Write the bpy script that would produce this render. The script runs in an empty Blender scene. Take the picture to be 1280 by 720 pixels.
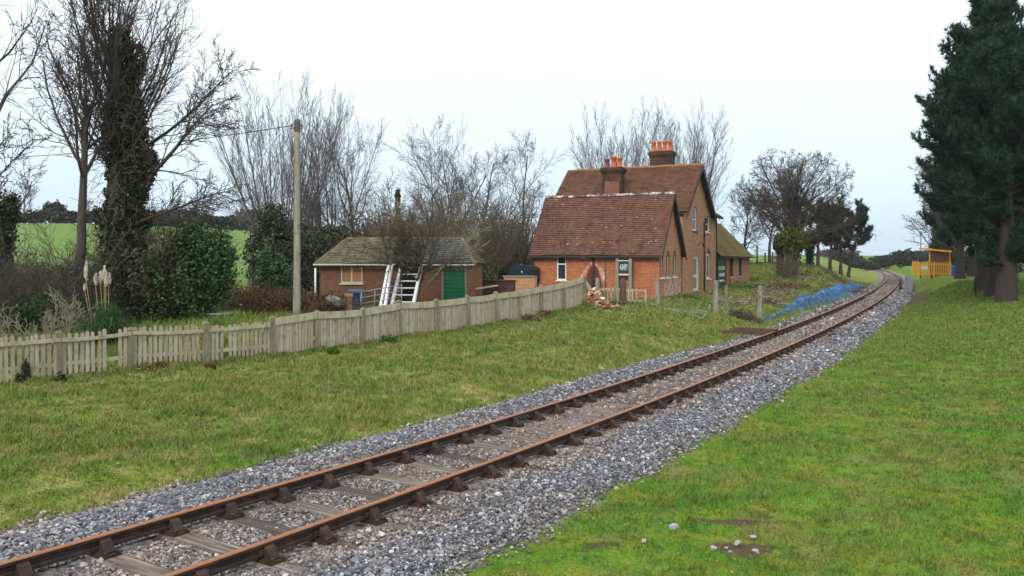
import bpy, math, random
import numpy as np
from mathutils import Vector, Matrix
from mathutils.geometry import delaunay_2d_cdt

C = bpy.context.scene.collection
F, HZ, CX, HC = 1050.0, 323.0, 640.0, 2.75      # focal length (px at 1280 wide), horizon row, centre, eye height


def PX(px, z):
    return (px - CX) / F * z


def PH(py, z):
    return HC - (py - HZ) * z / F


# ---------------------------------------------------------------- linking / tagging
def tag(o, label=None, cat=None, group=None, kind=None):
    if label: o['label'] = label
    if cat: o['category'] = cat
    if group: o['group'] = group
    if kind: o['kind'] = kind
    return o


def empty(name, loc=(0, 0, 0), rz=0.0, label=None, cat=None, group=None):
    o = bpy.data.objects.new(name, None)
    o.empty_display_size = 0.2
    C.objects.link(o)
    o.location = loc
    o.rotation_euler = (0, 0, rz)
    return tag(o, label, cat, group)


def link(name, me, parent=None, mats=()):
    o = bpy.data.objects.new(name, me)
    C.objects.link(o)
    for m in mats:
        if m is not None and len(me.materials) < len(mats):
            me.materials.append(m)
    if parent is not None: o.parent = parent
    return o


def kids(o):
    return [c for c in C.objects if c.parent is o]


def copy_tree(o, loc=None, rz=None, scale=None, label=None, children=None):
    def rec(src, par):
        c = src.copy()
        C.objects.link(c)
        c.parent = par
        for k in CH.get(src.name, []):
            rec(k, c)
        return c
    CH = {}
    for q in C.objects:
        if q.parent is not None: CH.setdefault(q.parent.name, []).append(q)
    c = rec(o, None)
    if loc is not None: c.location = loc
    if rz is not None: c.rotation_euler = (0, 0, rz)
    if scale is not None: c.scale = (scale,) * 3 if not hasattr(scale, '__len__') else scale
    if label: c['label'] = label
    return c


# ---------------------------------------------------------------- mesh builders
def box_uv(me):
    """UVs in metres, laid on every face along its own horizontal and slope directions."""
    nl = len(me.loops)
    if nl == 0: return
    co = np.empty(len(me.vertices) * 3, np.float32); me.vertices.foreach_get('co', co); co = co.reshape(-1, 3)
    vi = np.empty(nl, np.int32); me.loops.foreach_get('vertex_index', vi)
    ls = np.empty(len(me.polygons), np.int32); me.polygons.foreach_get('loop_start', ls)
    lt = np.empty(len(me.polygons), np.int32); me.polygons.foreach_get('loop_total', lt)
    no = np.empty(len(me.polygons) * 3, np.float32); me.polygons.foreach_get('normal', no); no = no.reshape(-1, 3)
    pol = np.repeat(np.arange(len(ls)), lt)
    u = np.stack([-no[:, 1], no[:, 0], np.zeros(len(no))], 1)
    ln = np.linalg.norm(u, axis=1)
    flat = ln < 0.08
    u[flat] = (1, 0, 0); ln[flat] = 1
    u /= ln[:, None]
    v = np.cross(no, u)
    p = co[vi]
    order = np.argsort(ls)
    uv = np.stack([(p * u[pol]).sum(1), (p * v[pol]).sum(1)], 1).astype(np.float32)
    lay = me.uv_layers.new(name='UVMap')
    lay.data.foreach_set('uv', uv.ravel())


class MB:
    def __init__(s):
        s.v, s.f, s.m, s.sm = [], [], [], []
        s.mi = 0; s.smooth = False

    def face(s, pts):
        n = len(s.v); s.v.extend([tuple(p) for p in pts]); s.f.append(tuple(range(n, n + len(pts))))
        s.m.append(s.mi); s.sm.append(s.smooth)

    def add(s, vs, fs):
        n = len(s.v); s.v.extend([tuple(p) for p in vs])
        for f in fs:
            s.f.append(tuple(i + n for i in f)); s.m.append(s.mi); s.sm.append(s.smooth)

    def box(s, a, b, M=None):
        x0, y0, z0 = a; x1, y1, z1 = b
        vs = [(x0, y0, z0), (x1, y0, z0), (x1, y1, z0), (x0, y1, z0), (x0, y0, z1), (x1, y0, z1), (x1, y1, z1), (x0, y1, z1)]
        if M is not None: vs = [tuple(M @ Vector(q)) for q in vs]
        s.add(vs, [(3, 2, 1, 0), (4, 5, 6, 7), (0, 1, 5, 4), (1, 2, 6, 5), (2, 3, 7, 6), (3, 0, 4, 7)])

    def beam(s, p, q, w, h, up=(0, 0, 1)):
        """a square-cut bar from p to q, w wide and h high"""
        p = Vector(p); q = Vector(q); d = (q - p).normalized(); u = Vector(up)
        if abs(d.dot(u)) > .98: u = Vector((0, 1, 0))
        a = d.cross(u).normalized(); b = a.cross(d).normalized()
        vs = []
        for e in (p, q):
            for i, j in ((-1, -1), (1, -1), (1, 1), (-1, 1)):
                vs.append(tuple(e + a * (w / 2 * i) + b * (h / 2 * j)))
        s.add(vs, [(3, 2, 1, 0), (4, 5, 6, 7), (0, 1, 5, 4), (1, 2, 6, 5), (2, 3, 7, 6), (3, 0, 4, 7)])

    def tube(s, pts, rad, sides=8, cap=True, smooth=True):
        pts = [Vector(p) for p in pts]; n = len(pts)
        if not hasattr(rad, '__len__'): rad = [rad] * n
        vs = []; ref = Vector((0, 0, 1))
        prev = None
        for i, p in enumerate(pts):
            t = (pts[min(i + 1, n - 1)] - pts[max(i - 1, 0)]).normalized()
            if prev is None:
                a = t.cross(Vector((0.31, 0.87, 0.2)) if abs(t.z) > .9 else ref).normalized()
            else:
                a = (prev - t * prev.dot(t)).normalized()
            prev = a; b = t.cross(a)
            for k in range(sides):
                an = 2 * math.pi * k / sides
                vs.append(tuple(p + a * (math.cos(an) * rad[i]) + b * (math.sin(an) * rad[i])))
        fs = []
        for i in range(n - 1):
            for k in range(sides):
                k2 = (k + 1) % sides
                fs.append((i * sides + k, i * sides + k2, (i + 1) * sides + k2, (i + 1) * sides + k))
        sm = s.smooth; s.smooth = smooth
        s.add(vs, fs); s.smooth = sm
        if cap:
            m = len(s.v) - len(vs)
            s.f.append(tuple(m + k for k in reversed(range(sides)))); s.m.append(s.mi); s.sm.append(False)
            s.f.append(tuple(m + (n - 1) * sides + k for k in range(sides))); s.m.append(s.mi); s.sm.append(False)

    def prism(s, poly, d):
        """closed polygon (list of 3-D points) extruded by vector d"""
        n = len(poly); a = [Vector(p) for p in poly]; d = Vector(d)
        vs = [tuple(p) for p in a] + [tuple(p + d) for p in a]
        fs = [tuple(reversed(range(n))), tuple(range(n, 2 * n))]
        for i in range(n):
            j = (i + 1) % n
            fs.append((i, j, n + j, n + i))
        s.add(vs, fs)

    def lathe(s, prof, c=(0, 0, 0), sides=16):
        vs = []; fs = []
        for r, z in prof:
            for k in range(sides):
                a = 2 * math.pi * k / sides
                vs.append((c[0] + r * math.cos(a), c[1] + r * math.sin(a), c[2] + z))
        for i in range(len(prof) - 1):
            for k in range(sides):
                k2 = (k + 1) % sides
                fs.append((i * sides + k, i * sides + k2, (i + 1) * sides + k2, (i + 1) * sides + k))
        sm = s.smooth; s.smooth = True
        s.add(vs, fs); s.smooth = sm

    def wall(s, o, u, n, outer, holes=(), reveal=0.12):
        """flat wall from a 2-D outline (u, z) with real openings; o origin, u unit direction, n outward normal"""
        o = Vector(o); u = Vector(u); n = Vector(n); zz = Vector((0, 0, 1))
        P = lambda q, d=0.0: o + u * q[0] + zz * q[1] - n * d
        loops = [list(outer)] + [list(h) for h in holes]
        flat = [q for l in loops for q in l]
        ed = []; k = 0
        for l in loops:
            ed += [(k + i, k + (i + 1) % len(l)) for i in range(len(l))]; k += len(l)
        v2, _, tris, *_r = delaunay_2d_cdt([Vector((q[0], q[1])) for q in flat], ed, [], 0, 1e-5)

        def inside(q, l):
            r = False
            for i in range(len(l)):
                (x0, y0), (x1, y1) = l[i], l[(i + 1) % len(l)]
                if (y0 > q[1]) != (y1 > q[1]) and q[0] < (x1 - x0) * (q[1] - y0) / (y1 - y0) + x0: r = not r
            return r
        vs = [P(q) for q in v2]
        fs = []
        for t in tris:
            g = sum((v2[i] for i in t), Vector((0, 0))) / 3
            if not inside(g, loops[0]) or any(inside(g, h) for h in loops[1:]): continue
            a, b, c = (vs[i] for i in t)
            fs.append(tuple(t) if (b - a).cross(c - a).dot(n) > 0 else tuple(reversed(t)))
        s.add(vs, fs)
        for h in holes:
            cen = Vector((sum(q[0] for q in h) / len(h), sum(q[1] for q in h) / len(h)))
            for i in range(len(h)):
                a, b = h[i], h[(i + 1) % len(h)]
                q = [P(a), P(b), P(b, reveal), P(a, reveal)]
                mid = (q[0] + q[1]) / 2; cc = P(cen)
                nn = (q[1] - q[0]).cross(q[2] - q[0])
                if nn.dot(cc - mid) < 0: q.reverse()
                s.face(q)

    def build(s, name, mats=None, parent=None, uv=True, loc=None):
        me = bpy.data.meshes.new(name)
        me.from_pydata(s.v, [], s.f)
        if mats is not None and not isinstance(mats, (list, tuple)): mats = [mats]
        for m in (mats or []): me.materials.append(m)
        me.polygons.foreach_set('material_index', s.m)
        me.polygons.foreach_set('use_smooth', s.sm)
        me.update()
        if uv: box_uv(me)
        o = bpy.data.objects.new(name, me)
        C.objects.link(o)
        if parent is not None: o.parent = parent
        if loc is not None: o.location = loc
        return o


def np_mesh(name, verts, faces, mats=(), smooth=False, attrs=None, fattrs=None, midx=None):
    """big mesh straight from arrays; faces: list of (M,k) index arrays"""
    me = bpy.data.meshes.new(name)
    verts = np.ascontiguousarray(verts, np.float32)
    me.vertices.add(len(verts)); me.vertices.foreach_set('co', verts.ravel())
    faces = [np.asarray(f, np.int32) for f in (faces if isinstance(faces, list) else [faces]) if len(f)]
    nl = sum(f.size for f in faces); nf = sum(len(f) for f in faces)
    me.loops.add(nl); me.polygons.add(nf)
    me.loops.foreach_set('vertex_index', np.concatenate([f.ravel() for f in faces]))
    tot = np.concatenate([np.full(len(f), f.shape[1], np.int32) for f in faces])
    st = np.concatenate([[0], np.cumsum(tot)[:-1]]).astype(np.int32)
    me.polygons.foreach_set('loop_start', st)
    me.polygons.foreach_set('use_smooth', np.full(nf, smooth, bool))
    if midx is not None: me.polygons.foreach_set('material_index', np.asarray(midx, np.int32))
    for m in mats: me.materials.append(m)
    for k, a in (attrs or {}).items():
        a = np.ascontiguousarray(a, np.float32)
        if a.ndim == 2:
            at = me.color_attributes.new(k, 'FLOAT_COLOR', 'POINT'); at.data.foreach_set('color', a.ravel())
        else:
            at = me.attributes.new(k, 'FLOAT', 'POINT'); at.data.foreach_set('value', a)
    for k, a in (fattrs or {}).items():
        at = me.attributes.new(k, 'FLOAT', 'FACE'); at.data.foreach_set('value', np.ascontiguousarray(a, np.float32))
    me.update(calc_edges=True)
    return me


# ---------------------------------------------------------------- track line and terrain
TA = (-9.6389171, 0.85806115, -0.0695933, 0.23846885)


def xc(y):
    y = np.maximum(np.asarray(y, float), 1.0)
    return TA[0] + TA[1] * y + TA[2] * y * np.log(y) + TA[3] * np.log(y) - 2.0e-4 * np.maximum(y - 100, 0) ** 2


def slope(y):
    y = np.maximum(np.asarray(y, float), 1.0)
    return TA[1] + TA[2] * (np.log(y) + 1) + TA[3] / y - 4.0e-4 * np.maximum(y - 100, 0)


def lat(x, y):
    """signed distance from the track centre, left of it positive"""
    return (xc(y) - x) / np.sqrt(1 + slope(y) ** 2)


def ss(a, b, t):
    q = np.clip((t - a) / (b - a), 0, 1)
    return q * q * (3 - 2 * q)


FA, FB = np.array((-11.34, 18.6)), np.array((2.87, 33.5))      # the garden fence runs from FA to FB


def fence_z(px):
    k = (px - CX) / F
    m = (FB - FA)
    # x = k*y ; x = FA.x + t m.x ; y = FA.y + t m.y
    t = (k * FA[1] - FA[0]) / (m[0] - k * m[1])
    return FA[1] + t * m[1]


_cp = []
for px, py in ((-120, 490), (0, 481), (75, 473), (150, 462), (255, 453), (340, 445), (450, 430), (585, 410), (650, 399), (730, 383)):
    z = fence_z(px); _cp.append((PX(px, z), z, PH(py, z)))
for px, py, z in ((50, 560, 12.6), (224, 601, 11), (450, 490, 17.8), (600, 440, 23.5), (800, 410, 29.5), (850, 415, 28.8),
                  (300, 520, 15.2), (760, 395, 33.0), (823, 382, 38), (895, 393, 38), (949, 396, 39.5), (850, 392, 35),
                  (820, 374, 46), (868, 365, 53.5), (895, 362, 58.6), (937, 357, 69), (980, 350, 66), (1000, 372, 54),
                  (1000, 336, 80), (960, 342, 76), (940, 329, 100), (1050, 326, 108), (1040, 335, 84), (1078, 332, 128), (1060, 352, 74),
                  (590, 384, 40), (400, 392, 44), (500, 388, 36), (700, 378, 46), (650, 372, 50), (620, 352, 56), (640, 340, 80), (800, 340, 90),
                  (300, 398, 27), (265, 366, 40), (200, 400, 28), (100, 415, 25), (0, 420, 27), (290, 342, 60), (100, 345, 55), (20, 350, 50),
                  (290, 287, 150), (80, 279, 150), (-60, 279, 150), (180, 282, 150), (-300, 300, 120), (450, 300, 150), (620, 312, 160),
                  (750, 322, 200), (900, 323, 200), (1020, 322, 230), (500, 345, 70), (-200, 440, 24), (-300, 420, 30)):
    _cp.append((PX(px, z), z, PH(py, z)))
_cp = np.array(_cp)
_n = len(_cp)
_D = np.linalg.norm(_cp[:, None, :2] - _cp[None, :, :2], axis=2)
_A = np.zeros((_n + 1, _n + 1)); _A[:_n, :_n] = -_D - np.eye(_n) * 0.4; _A[:_n, _n] = 1; _A[_n, :_n] = 1
_w = np.linalg.solve(_A, np.concatenate([_cp[:, 2], [0]]))


def _rbf(x, y):
    out = np.empty(x.size)
    xf, yf = x.ravel(), y.ravel()
    for i in range(0, x.size, 20000):
        s = slice(i, i + 20000)
        d = np.sqrt((xf[s, None] - _cp[None, :, 0]) ** 2 + (yf[s, None] - _cp[None, :, 1]) ** 2)
        out[s] = -(d @ _w[:_n]) + _w[_n]
    return out.reshape(x.shape)


def HH(x, y):
    x = np.asarray(x, float); y = np.asarray(y, float)
    sh = np.broadcast(x, y).shape
    x = np.broadcast_to(x, sh); y = np.broadcast_to(y, sh)
    d = lat(x, y)
    left = _rbf(np.atleast_1d(x), np.atleast_1d(y)).reshape(sh)
    left = np.clip(left, -0.6, 11.0 + 0 * y)
    far = ss(160, 260, y)
    left = left * (1 - far) + far * np.minimum(left, 9.0)
    bed = -0.212 - 0.020 * (1 - ss(.72, .95, np.abs(d))) - 0.16 * ss(2.0, 2.7, np.abs(d))
    wl = ss(1.9 + .6 * ss(65, 90, y), 4.2 + 7.5 * ss(64, 112, y), d)
    w_edge = 9.0 - 6.5 * ss(35, 75, y)
    right = -0.30 + 1.32 * ss(2.3, 2.3 + w_edge, -d) * ss(12, 52, y)
    right = right + 2.6 * ss(110, 320, y) * ss(2.5, 30, -d)
    right = right + 0.02 * ss(2.5, 10, -d) * np.clip(-d - 10, 0, 60)
    wr = ss(1.95, 2.9, -d)
    h = np.where(d > 0, bed * (1 - wl) + left * wl, bed * (1 - wr) + right * wr)
    # small unevenness of the turf
    bump = 0.012 * np.sin(x * 9.3 + 2 * np.sin(y * 5.1)) * np.sin(y * 10.1 + 2 * np.sin(x * 6.3)) + 0.035 * (np.sin(x * 1.9 + 0.7 * np.sin(y * 1.3)) * np.sin(y * 1.55 + np.sin(x * .9))) + 0.02 * np.sin(x * 4.7 + y * 2.1) * np.sin(y * 4.1 - x * 1.7)
    return h + bump * ss(2.6, 4.5, np.abs(d)) * (1 - ss(60, 120, y))


def H1(x, y):
    return float(HH(np.array([x]), np.array([y]))[0])


def at(px, z, dz=0.0):
    """point of the ground in the direction of an image column at distance z"""
    x = PX(px, z)
    return Vector((x, z, H1(x, z) + dz))


# ---------------------------------------------------------------- node helpers
class NT:
    def __init__(s, nt):
        s.nt = nt

    def n(s, typ, ins=None, **kw):
        nd = s.nt.nodes.new(typ)
        for k, v in kw.items(): setattr(nd, k, v)
        for k, v in (ins or {}).items():
            if isinstance(v, bpy.types.NodeSocket): s.nt.links.new(v, nd.inputs[k])
            else: nd.inputs[k].default_value = v
        return nd

    def noise(s, vec, scale, detail=4.0, rough=0.55, dist=0.0, out='Fac'):
        return s.n('ShaderNodeTexNoise', {'Vector': vec, 'Scale': scale, 'Detail': detail, 'Roughness': rough, 'Distortion': dist}).outputs[out]

    def ramp(s, fac, stops, interp='LINEAR'):
        r = s.n('ShaderNodeValToRGB', {'Fac': fac}); cr = r.color_ramp; cr.interpolation = interp
        while len(cr.elements) < len(stops): cr.elements.new(0.5)
        for e, (p, c) in zip(cr.elements, stops):
            e.position = p
            e.color = (c, c, c, 1) if not hasattr(c, '__len__') else (*c[:3], 1)
        return r.outputs['Color']

    def mix(s, fac, a, b, blend='MIX'):
        nd = s.nt.nodes.new('ShaderNodeMix'); nd.data_type = 'RGBA'; nd.blend_type = blend
        for i, v in ((0, fac), (6, a), (7, b)):
            if isinstance(v, bpy.types.NodeSocket): s.nt.links.new(v, nd.inputs[i])
            elif i == 0: nd.inputs[0].default_value = v
            else: nd.inputs[i].default_value = (*v[:3], 1)
        return nd.outputs[2]

    def math(s, op, a, b=0.0, clamp=False):
        nd = s.nt.nodes.new('ShaderNodeMath'); nd.operation = op; nd.use_clamp = clamp
        for i, v in ((0, a), (1, b)):
            if isinstance(v, bpy.types.NodeSocket): s.nt.links.new(v, nd.inputs[i])
            else: nd.inputs[i].default_value = v
        return nd.outputs[0]

    def map(s, vec, scale=(1, 1, 1), loc=(0, 0, 0), rot=(0, 0, 0)):
        return s.n('ShaderNodeMapping', {'Vector': vec, 'Scale': scale, 'Location': loc, 'Rotation': rot}).outputs[0]

    def attr(s, name, out='Fac'):
        return s.n('ShaderNodeAttribute', attribute_name=name).outputs[out]


def material(name, fn, rough=0.85, spec=0.25, **kw):
    m = bpy.data.materials.new(name); m.use_nodes = True
    nt = m.node_tree; nt.nodes.clear()
    t = NT(nt)
    out = t.n('ShaderNodeOutputMaterial')
    bs = t.n('ShaderNodeBsdfPrincipled', {'Roughness': rough, 'Specular IOR Level': spec})
    for k, v in kw.items(): bs.inputs[k.replace('_', ' ')].default_value = v
    r = fn(t) if callable(fn) else fn
    col, bump, rg = r, None, None
    if isinstance(r, tuple) and isinstance(r[0], bpy.types.NodeSocket):
        col = r[0]; bump = r[1] if len(r) > 1 else None; rg = r[2] if len(r) > 2 else None
    if isinstance(col, bpy.types.NodeSocket): nt.links.new(col, bs.inputs['Base Color'])
    else: bs.inputs['Base Color'].default_value = (*col[:3], 1)
    if bump is not None:
        h, st, di = bump
        b = t.n('ShaderNodeBump', {'Height': h, 'Strength': st, 'Distance': di})
        nt.links.new(b.outputs[0], bs.inputs['Normal'])
    if rg is not None: nt.links.new(rg, bs.inputs['Roughness'])
    nt.links.new(bs.outputs[0], out.inputs[0])
    return m


def gpos(t):
    return t.n('ShaderNodeNewGeometry').outputs['Position']


def obj_co(t):
    return t.n('ShaderNodeTexCoord').outputs['Object']


def uvco(t):
    return t.n('ShaderNodeTexCoord').outputs['UV']


def objrand(t):
    return t.n('ShaderNodeObjectInfo').outputs['Random']
HAZE = 0.0002
SKY, SUN, EXPO = 0.10, 1.4, 0.5
M = {}


# ---- turf colour shared by the ground sheet and the grass blades (a node group read at world position)
def turf_group():
    g = bpy.data.node_groups.new('turf_colour', 'ShaderNodeTree')
    g.interface.new_socket('Side', in_out='INPUT', socket_type='NodeSocketFloat')
    g.interface.new_socket('Color', in_out='OUTPUT', socket_type='NodeSocketColor')
    t = NT(g)
    gi = g.nodes.new('NodeGroupInput'); go = g.nodes.new('NodeGroupOutput')
    p = gpos(t)
    n1 = t.noise(p, 0.35, 3, .6)
    n2 = t.noise(t.map(p, loc=(7, 3, 0)), 1.9, 6, .72)
    n3 = t.noise(t.map(p, loc=(17, 23, 0)), 5.0, 4, .6)
    n4 = t.noise(t.map(p, loc=(-9, 31, 0)), 1.0, 7, .75)
    n5 = t.noise(p, 26.0, 2, .6)
    # left bank: rough winter grass, olive with straw
    la = t.mix(t.ramp(n1, [(.36, 0.), (.62, 1.)]), (.080, .170, .014), (.165, .215, .028))
    la = t.mix(t.math('MULTIPLY', t.ramp(n2, [(.45, 0.), (.61, 1.)]), .82), la, (.350, .300, .115))
    la = t.mix(t.ramp(n4, [(.54, 0.), (.66, 1.)]), la, (.085, .190, .016))
    la = t.mix(t.ramp(n3, [(.56, 0.), (.70, .75)]), la, (.060, .060, .022))
    # right lawn: greener, mossy yellow patches and thin brown spots
    ra = t.mix(t.ramp(n1, [(.38, 0.), (.6, 1.)]), (.074, .195, .012), (.122, .220, .020))
    ra = t.mix(t.ramp(n2, [(.47, 0.), (.62, .85)]), ra, (.205, .225, .018))
    ra = t.mix(t.ramp(n4, [(.48, 0.), (.64, .7)]), ra, (.190, .155, .062))
    ra = t.mix(t.ramp(n3, [(.52, 0.), (.68, .75)]), ra, (.034, .085, .010))
    col = t.mix(gi.outputs['Side'], la, ra)
    col = t.mix(t.ramp(n5, [(.3, .8), (.7, 0.)]), col, t.mix(.65, col, (.02, .03, .006)))
    g.links.new(col, go.inputs['Color'])
    return g


TURF = turf_group()


def turf(t, side):
    nd = t.nt.nodes.new('ShaderNodeGroup'); nd.node_tree = TURF
    if isinstance(side, bpy.types.NodeSocket): t.nt.links.new(side, nd.inputs[0])
    else: nd.inputs[0].default_value = side
    return nd.outputs[0]


def m_ground(t):
    z = t.n('ShaderNodeAttribute', attribute_name='zones')
    sep = t.n('ShaderNodeSeparateColor', {'Color': z.outputs['Color']})
    side, bal, mud = sep.outputs[0], sep.outputs[1], sep.outputs[2]
    field = z.outputs['Alpha']
    p = gpos(t)
    g = turf(t, side)
    nb = t.noise(p, 2.2, 5, .7)
    nf = t.noise(p, 14.0, 5, .65)
    fcol = t.mix(t.noise(t.map(p, (.06, .22, .05)), 1.0, 6, .75), (.070, .145, .028), (.140, .220, .050))
    fcol = t.mix(t.ramp(t.noise(t.map(p, (.11, .4, .1), loc=(4, 4, 0)), 1.0, 5, .7), [(.45, 0.), (.7, .6)]), fcol, (.13, .145, .06))
    fm = t.ramp(t.math('ADD', field, t.math('MULTIPLY', t.math('SUBTRACT', nb, .5), .5)), [(.42, 0.), (.58, 1.)])
    col = t.mix(fm, g, fcol)
    mcol = t.mix(nf, (.028, .020, .014), (.110, .075, .050))
    mcol = t.mix(t.ramp(t.noise(p, 6, 4), [(.5, 0.), (.62, .8)]), mcol, (.05, .08, .012))
    mm = t.ramp(t.math('ADD', mud, t.math('MULTIPLY', t.math('SUBTRACT', nb, .5), .9)), [(.45, 0.), (.62, 1.)])
    col = t.mix(mm, col, mcol)
    vor = t.n('ShaderNodeTexVoronoi', {'Vector': p, 'Scale': 19.0})
    stone = t.mix(t.n('ShaderNodeSeparateColor', {'Color': vor.outputs['Color']}).outputs[0], (.05, .05, .058), (.26, .25, .25))
    stone = t.mix(t.ramp(t.noise(p, .9, 4), [(.35, 0.), (.75, .6)]), stone, (.12, .085, .06))
    bm = t.ramp(t.math('ADD', bal, t.math('MULTIPLY', t.math('SUBTRACT', nb, .5), .55)), [(.47, 0.), (.53, 1.)])
    col = t.mix(bm, col, stone)
    hgt = t.math('ADD', t.math('MULTIPLY', nf, .6), t.math('MULTIPLY', vor.outputs['Distance'], .5))
    return col, (hgt, .7, .05)


M['ground'] = material('ground_cover', m_ground, rough=.95, spec=.1)


def m_blade(t):
    z = t.n('ShaderNodeAttribute', attribute_name='side')
    r = t.attr('tint')
    c = turf(t, z.outputs['Fac'])
    c = t.mix(t.ramp(r, [(0, 0.), (.55, .15), (1, .75)]), c, t.mix(.5, c, (.26, .23, .09)))
    c = t.mix(t.ramp(r, [(0, .55), (.35, 0.)]), c, (.035, .105, .010))
    return c


M['blade'] = material('grass_blade', m_blade, rough=.7, spec=.2)


def m_stone(t):
    r = t.attr('tint'); d = t.attr('dirt')
    c = t.ramp(r, [(0, (.026, .028, .036)), (.32, (.085, .090, .108)), (.58, (.180, .186, .207)), (.82, (.35, .352, .365)), (1, (.62, .605, .58))])
    c = t.mix(d, c, t.ramp(r, [(0, (.060, .044, .035)), (.45, (.200, .160, .140)), (.8, (.39, .34, .305)), (1, (.58, .53, .49))]))
    return c


M['stone'] = material('limestone_chips', m_stone, rough=.85, spec=.3)


def m_rust(t):
    p = gpos(t)
    n = t.noise(p, 9, 5, .65)
    return t.mix(n, (.185, .066, .022), (.285, .118, .046)), (t.noise(p, 60, 3), .25, .01)


def m_rustdark(t):
    p = gpos(t)
    n = t.noise(p, 7, 5, .7)
    c = t.ramp(n, [(.25, (.016, .012, .010)), (.5, (.036, .023, .018)), (.75, (.080, .042, .027))])
    return c, (t.noise(p, 45, 4), .5, .02)


M['rust'] = material('rail_rust', m_rust, rough=.6, spec=.4)
M['rustdark'] = material('rail_grime', m_rustdark, rough=.85, spec=.25)
M['fish'] = material('oiled_steel', lambda t: t.mix(t.noise(gpos(t), 14, 3), (.012, .016, .024), (.045, .05, .06)), rough=.4, spec=.5)


def m_sleeper(t):
    o = obj_co(t); r = objrand(t)
    v = t.map(o, (1.2, 22, 22), loc=(0, 0, 0))
    off = t.n('ShaderNodeCombineXYZ', {0: t.math('MULTIPLY', r, 50.0), 1: t.math('MULTIPLY', r, 31.0)}).outputs[0]
    v = t.n('ShaderNodeVectorMath', {0: v, 1: off}, operation='ADD').outputs[0]
    n = t.noise(v, 1.0, 5, .7)
    a = t.ramp(n, [(.3, (.040, .033, .028)), (.5, (.140, .115, .095)), (.68, (.30, .26, .22))])
    b = t.ramp(n, [(.3, (.020, .018, .018)), (.55, (.060, .052, .046)), (.75, (.15, .13, .115))])
    return t.mix(r, a, b), (n, .9, .02)


M['sleeper'] = material('sleeper_timber', m_sleeper, rough=.9, spec=.15)


def m_oldwood(base, dark, green=.25):
    def f(t):
        o = obj_co(t); r = objrand(t)
        off = t.n('ShaderNodeCombineXYZ', {0: t.math('MULTIPLY', r, 50.0), 2: t.math('MULTIPLY', r, 11.0)}).outputs[0]
        v = t.n('ShaderNodeVectorMath', {0: o, 1: off}, operation='ADD').outputs[0]
        n = t.noise(t.map(v, (14, 14, 1.6)), 1.0, 5, .7)
        n2 = t.noise(v, 1.7, 4, .65)
        isl = t.n('ShaderNodeNewGeometry').outputs['Random Per Island']
        c = t.mix(t.ramp(n, [(.3, 0.), (.7, 1.)]), dark, base)
        c = t.mix(t.ramp(isl, [(0, .55), (.5, 0.)]), c, dark)
        c = t.mix(t.ramp(isl, [(.6, 0.), (1, .35)]), c, (.42, .41, .36))
        c = t.mix(t.math('MULTIPLY', t.ramp(n2, [(.45, 0.), (.7, 1.)]), green), c, (.10, .115, .045))
        c = t.mix(t.ramp(t.noise(v, 5.5, 3), [(.55, 0.), (.72, .45)]), c, (.075, .062, .048))
        return c, (n, .5, .01)
    return f


M['fencewood'] = material('fence_timber', m_oldwood((.42, .37, .27), (.23, .195, .135), .10), rough=.9, spec=.1)
M['fencerail'] = material('fence_rail_timber', m_oldwood((.46, .41, .29), (.27, .23, .155), .15), rough=.9, spec=.1)
M['fencepost'] = material('fence_post_timber', m_oldwood((.27, .235, .165), (.13, .11, .075), .5), rough=.9, spec=.1)
M['greypost'] = material('grey_post_timber', m_oldwood((.33, .31, .27), (.12, .105, .09), .2), rough=.9, spec=.1)
M['pole'] = material('pole_timber', m_oldwood((.34, .33, .265), (.19, .18, .135), .35), rough=.85, spec=.15)
M['dirtywood'] = material('dirty_plank', m_oldwood((.12, .08, .055), (.045, .03, .022), .1), rough=.9, spec=.1)


def m_brick(c1, c2, mortar, stain=(.30, .15, .06), amt=.6, wash=0.0):
    def f(t):
        u = uvco(t)
        b = t.n('ShaderNodeTexBrick', {'Vector': u, 'Color1': (*c1, 1), 'Color2': (*c2, 1), 'Mortar': (*mortar, 1), 'Scale': 1.0,
                                       'Mortar Size': .011, 'Mortar Smooth': .3, 'Bias': -.1, 'Brick Width': .23, 'Row Height': .078})
        p = obj_co(t)
        n = t.noise(p, 1.1, 5, .65); n2 = t.noise(t.map(p, loc=(5, 9, 2)), 2.6, 5, .7)
        n3 = t.noise(u, 9, 3, .6)
        c = t.mix(t.math('MULTIPLY', t.ramp(n, [(.42, 0.), (.66, 1.)]), amt), b.outputs['Color'], stain)
        c = t.mix(t.ramp(n2, [(.52, 0.), (.72, .65)]), c, (c1[0] * .45, c1[1] * .45, c1[2] * .5))
        c = t.mix(t.ramp(n3, [(.3, .35), (.6, 0.)]), c, (c1[0] * .4, c1[1] * .4, c1[2] * .4))
        if wash: c = t.mix(t.ramp(t.noise(t.map(p, loc=(1, 4, 8)), 3.2, 6, .75), [(.40, 0.), (.56, wash)]), c, (.55, .44, .37))
        return c, (t.math('SUBTRACT', 1.0, b.outputs['Fac']), .5, .012)
    return f


M['brick'] = material('red_brick', m_brick((.43, .105, .042), (.24, .060, .034), (.44, .29, .20), (.50, .20, .06), .5), rough=.9, spec=.15)
M['brick_tan'] = material('weathered_brick', m_brick((.47, .210, .108), (.28, .108, .060), (.54, .41, .29), (.48, .28, .12), .5), rough=.9, spec=.15)
M['brick_wash'] = material('flaking_brick', m_brick((.42, .115, .06), (.31, .08, .05), (.42, .30, .22), (.42, .25, .16), .5, .9), rough=.9, spec=.15)
M['brick_dark'] = material('sooty_brick', m_brick((.105, .046, .032), (.060, .032, .026), (.10, .08, .065), (.035, .030, .026), .8), rough=.95, spec=.1)
M['brick_shed'] = material('shed_brick', m_brick((.235, .088, .052), (.13, .052, .036), (.20, .15, .11), (.24, .13, .06), .5), rough=.92, spec=.1)


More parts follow.
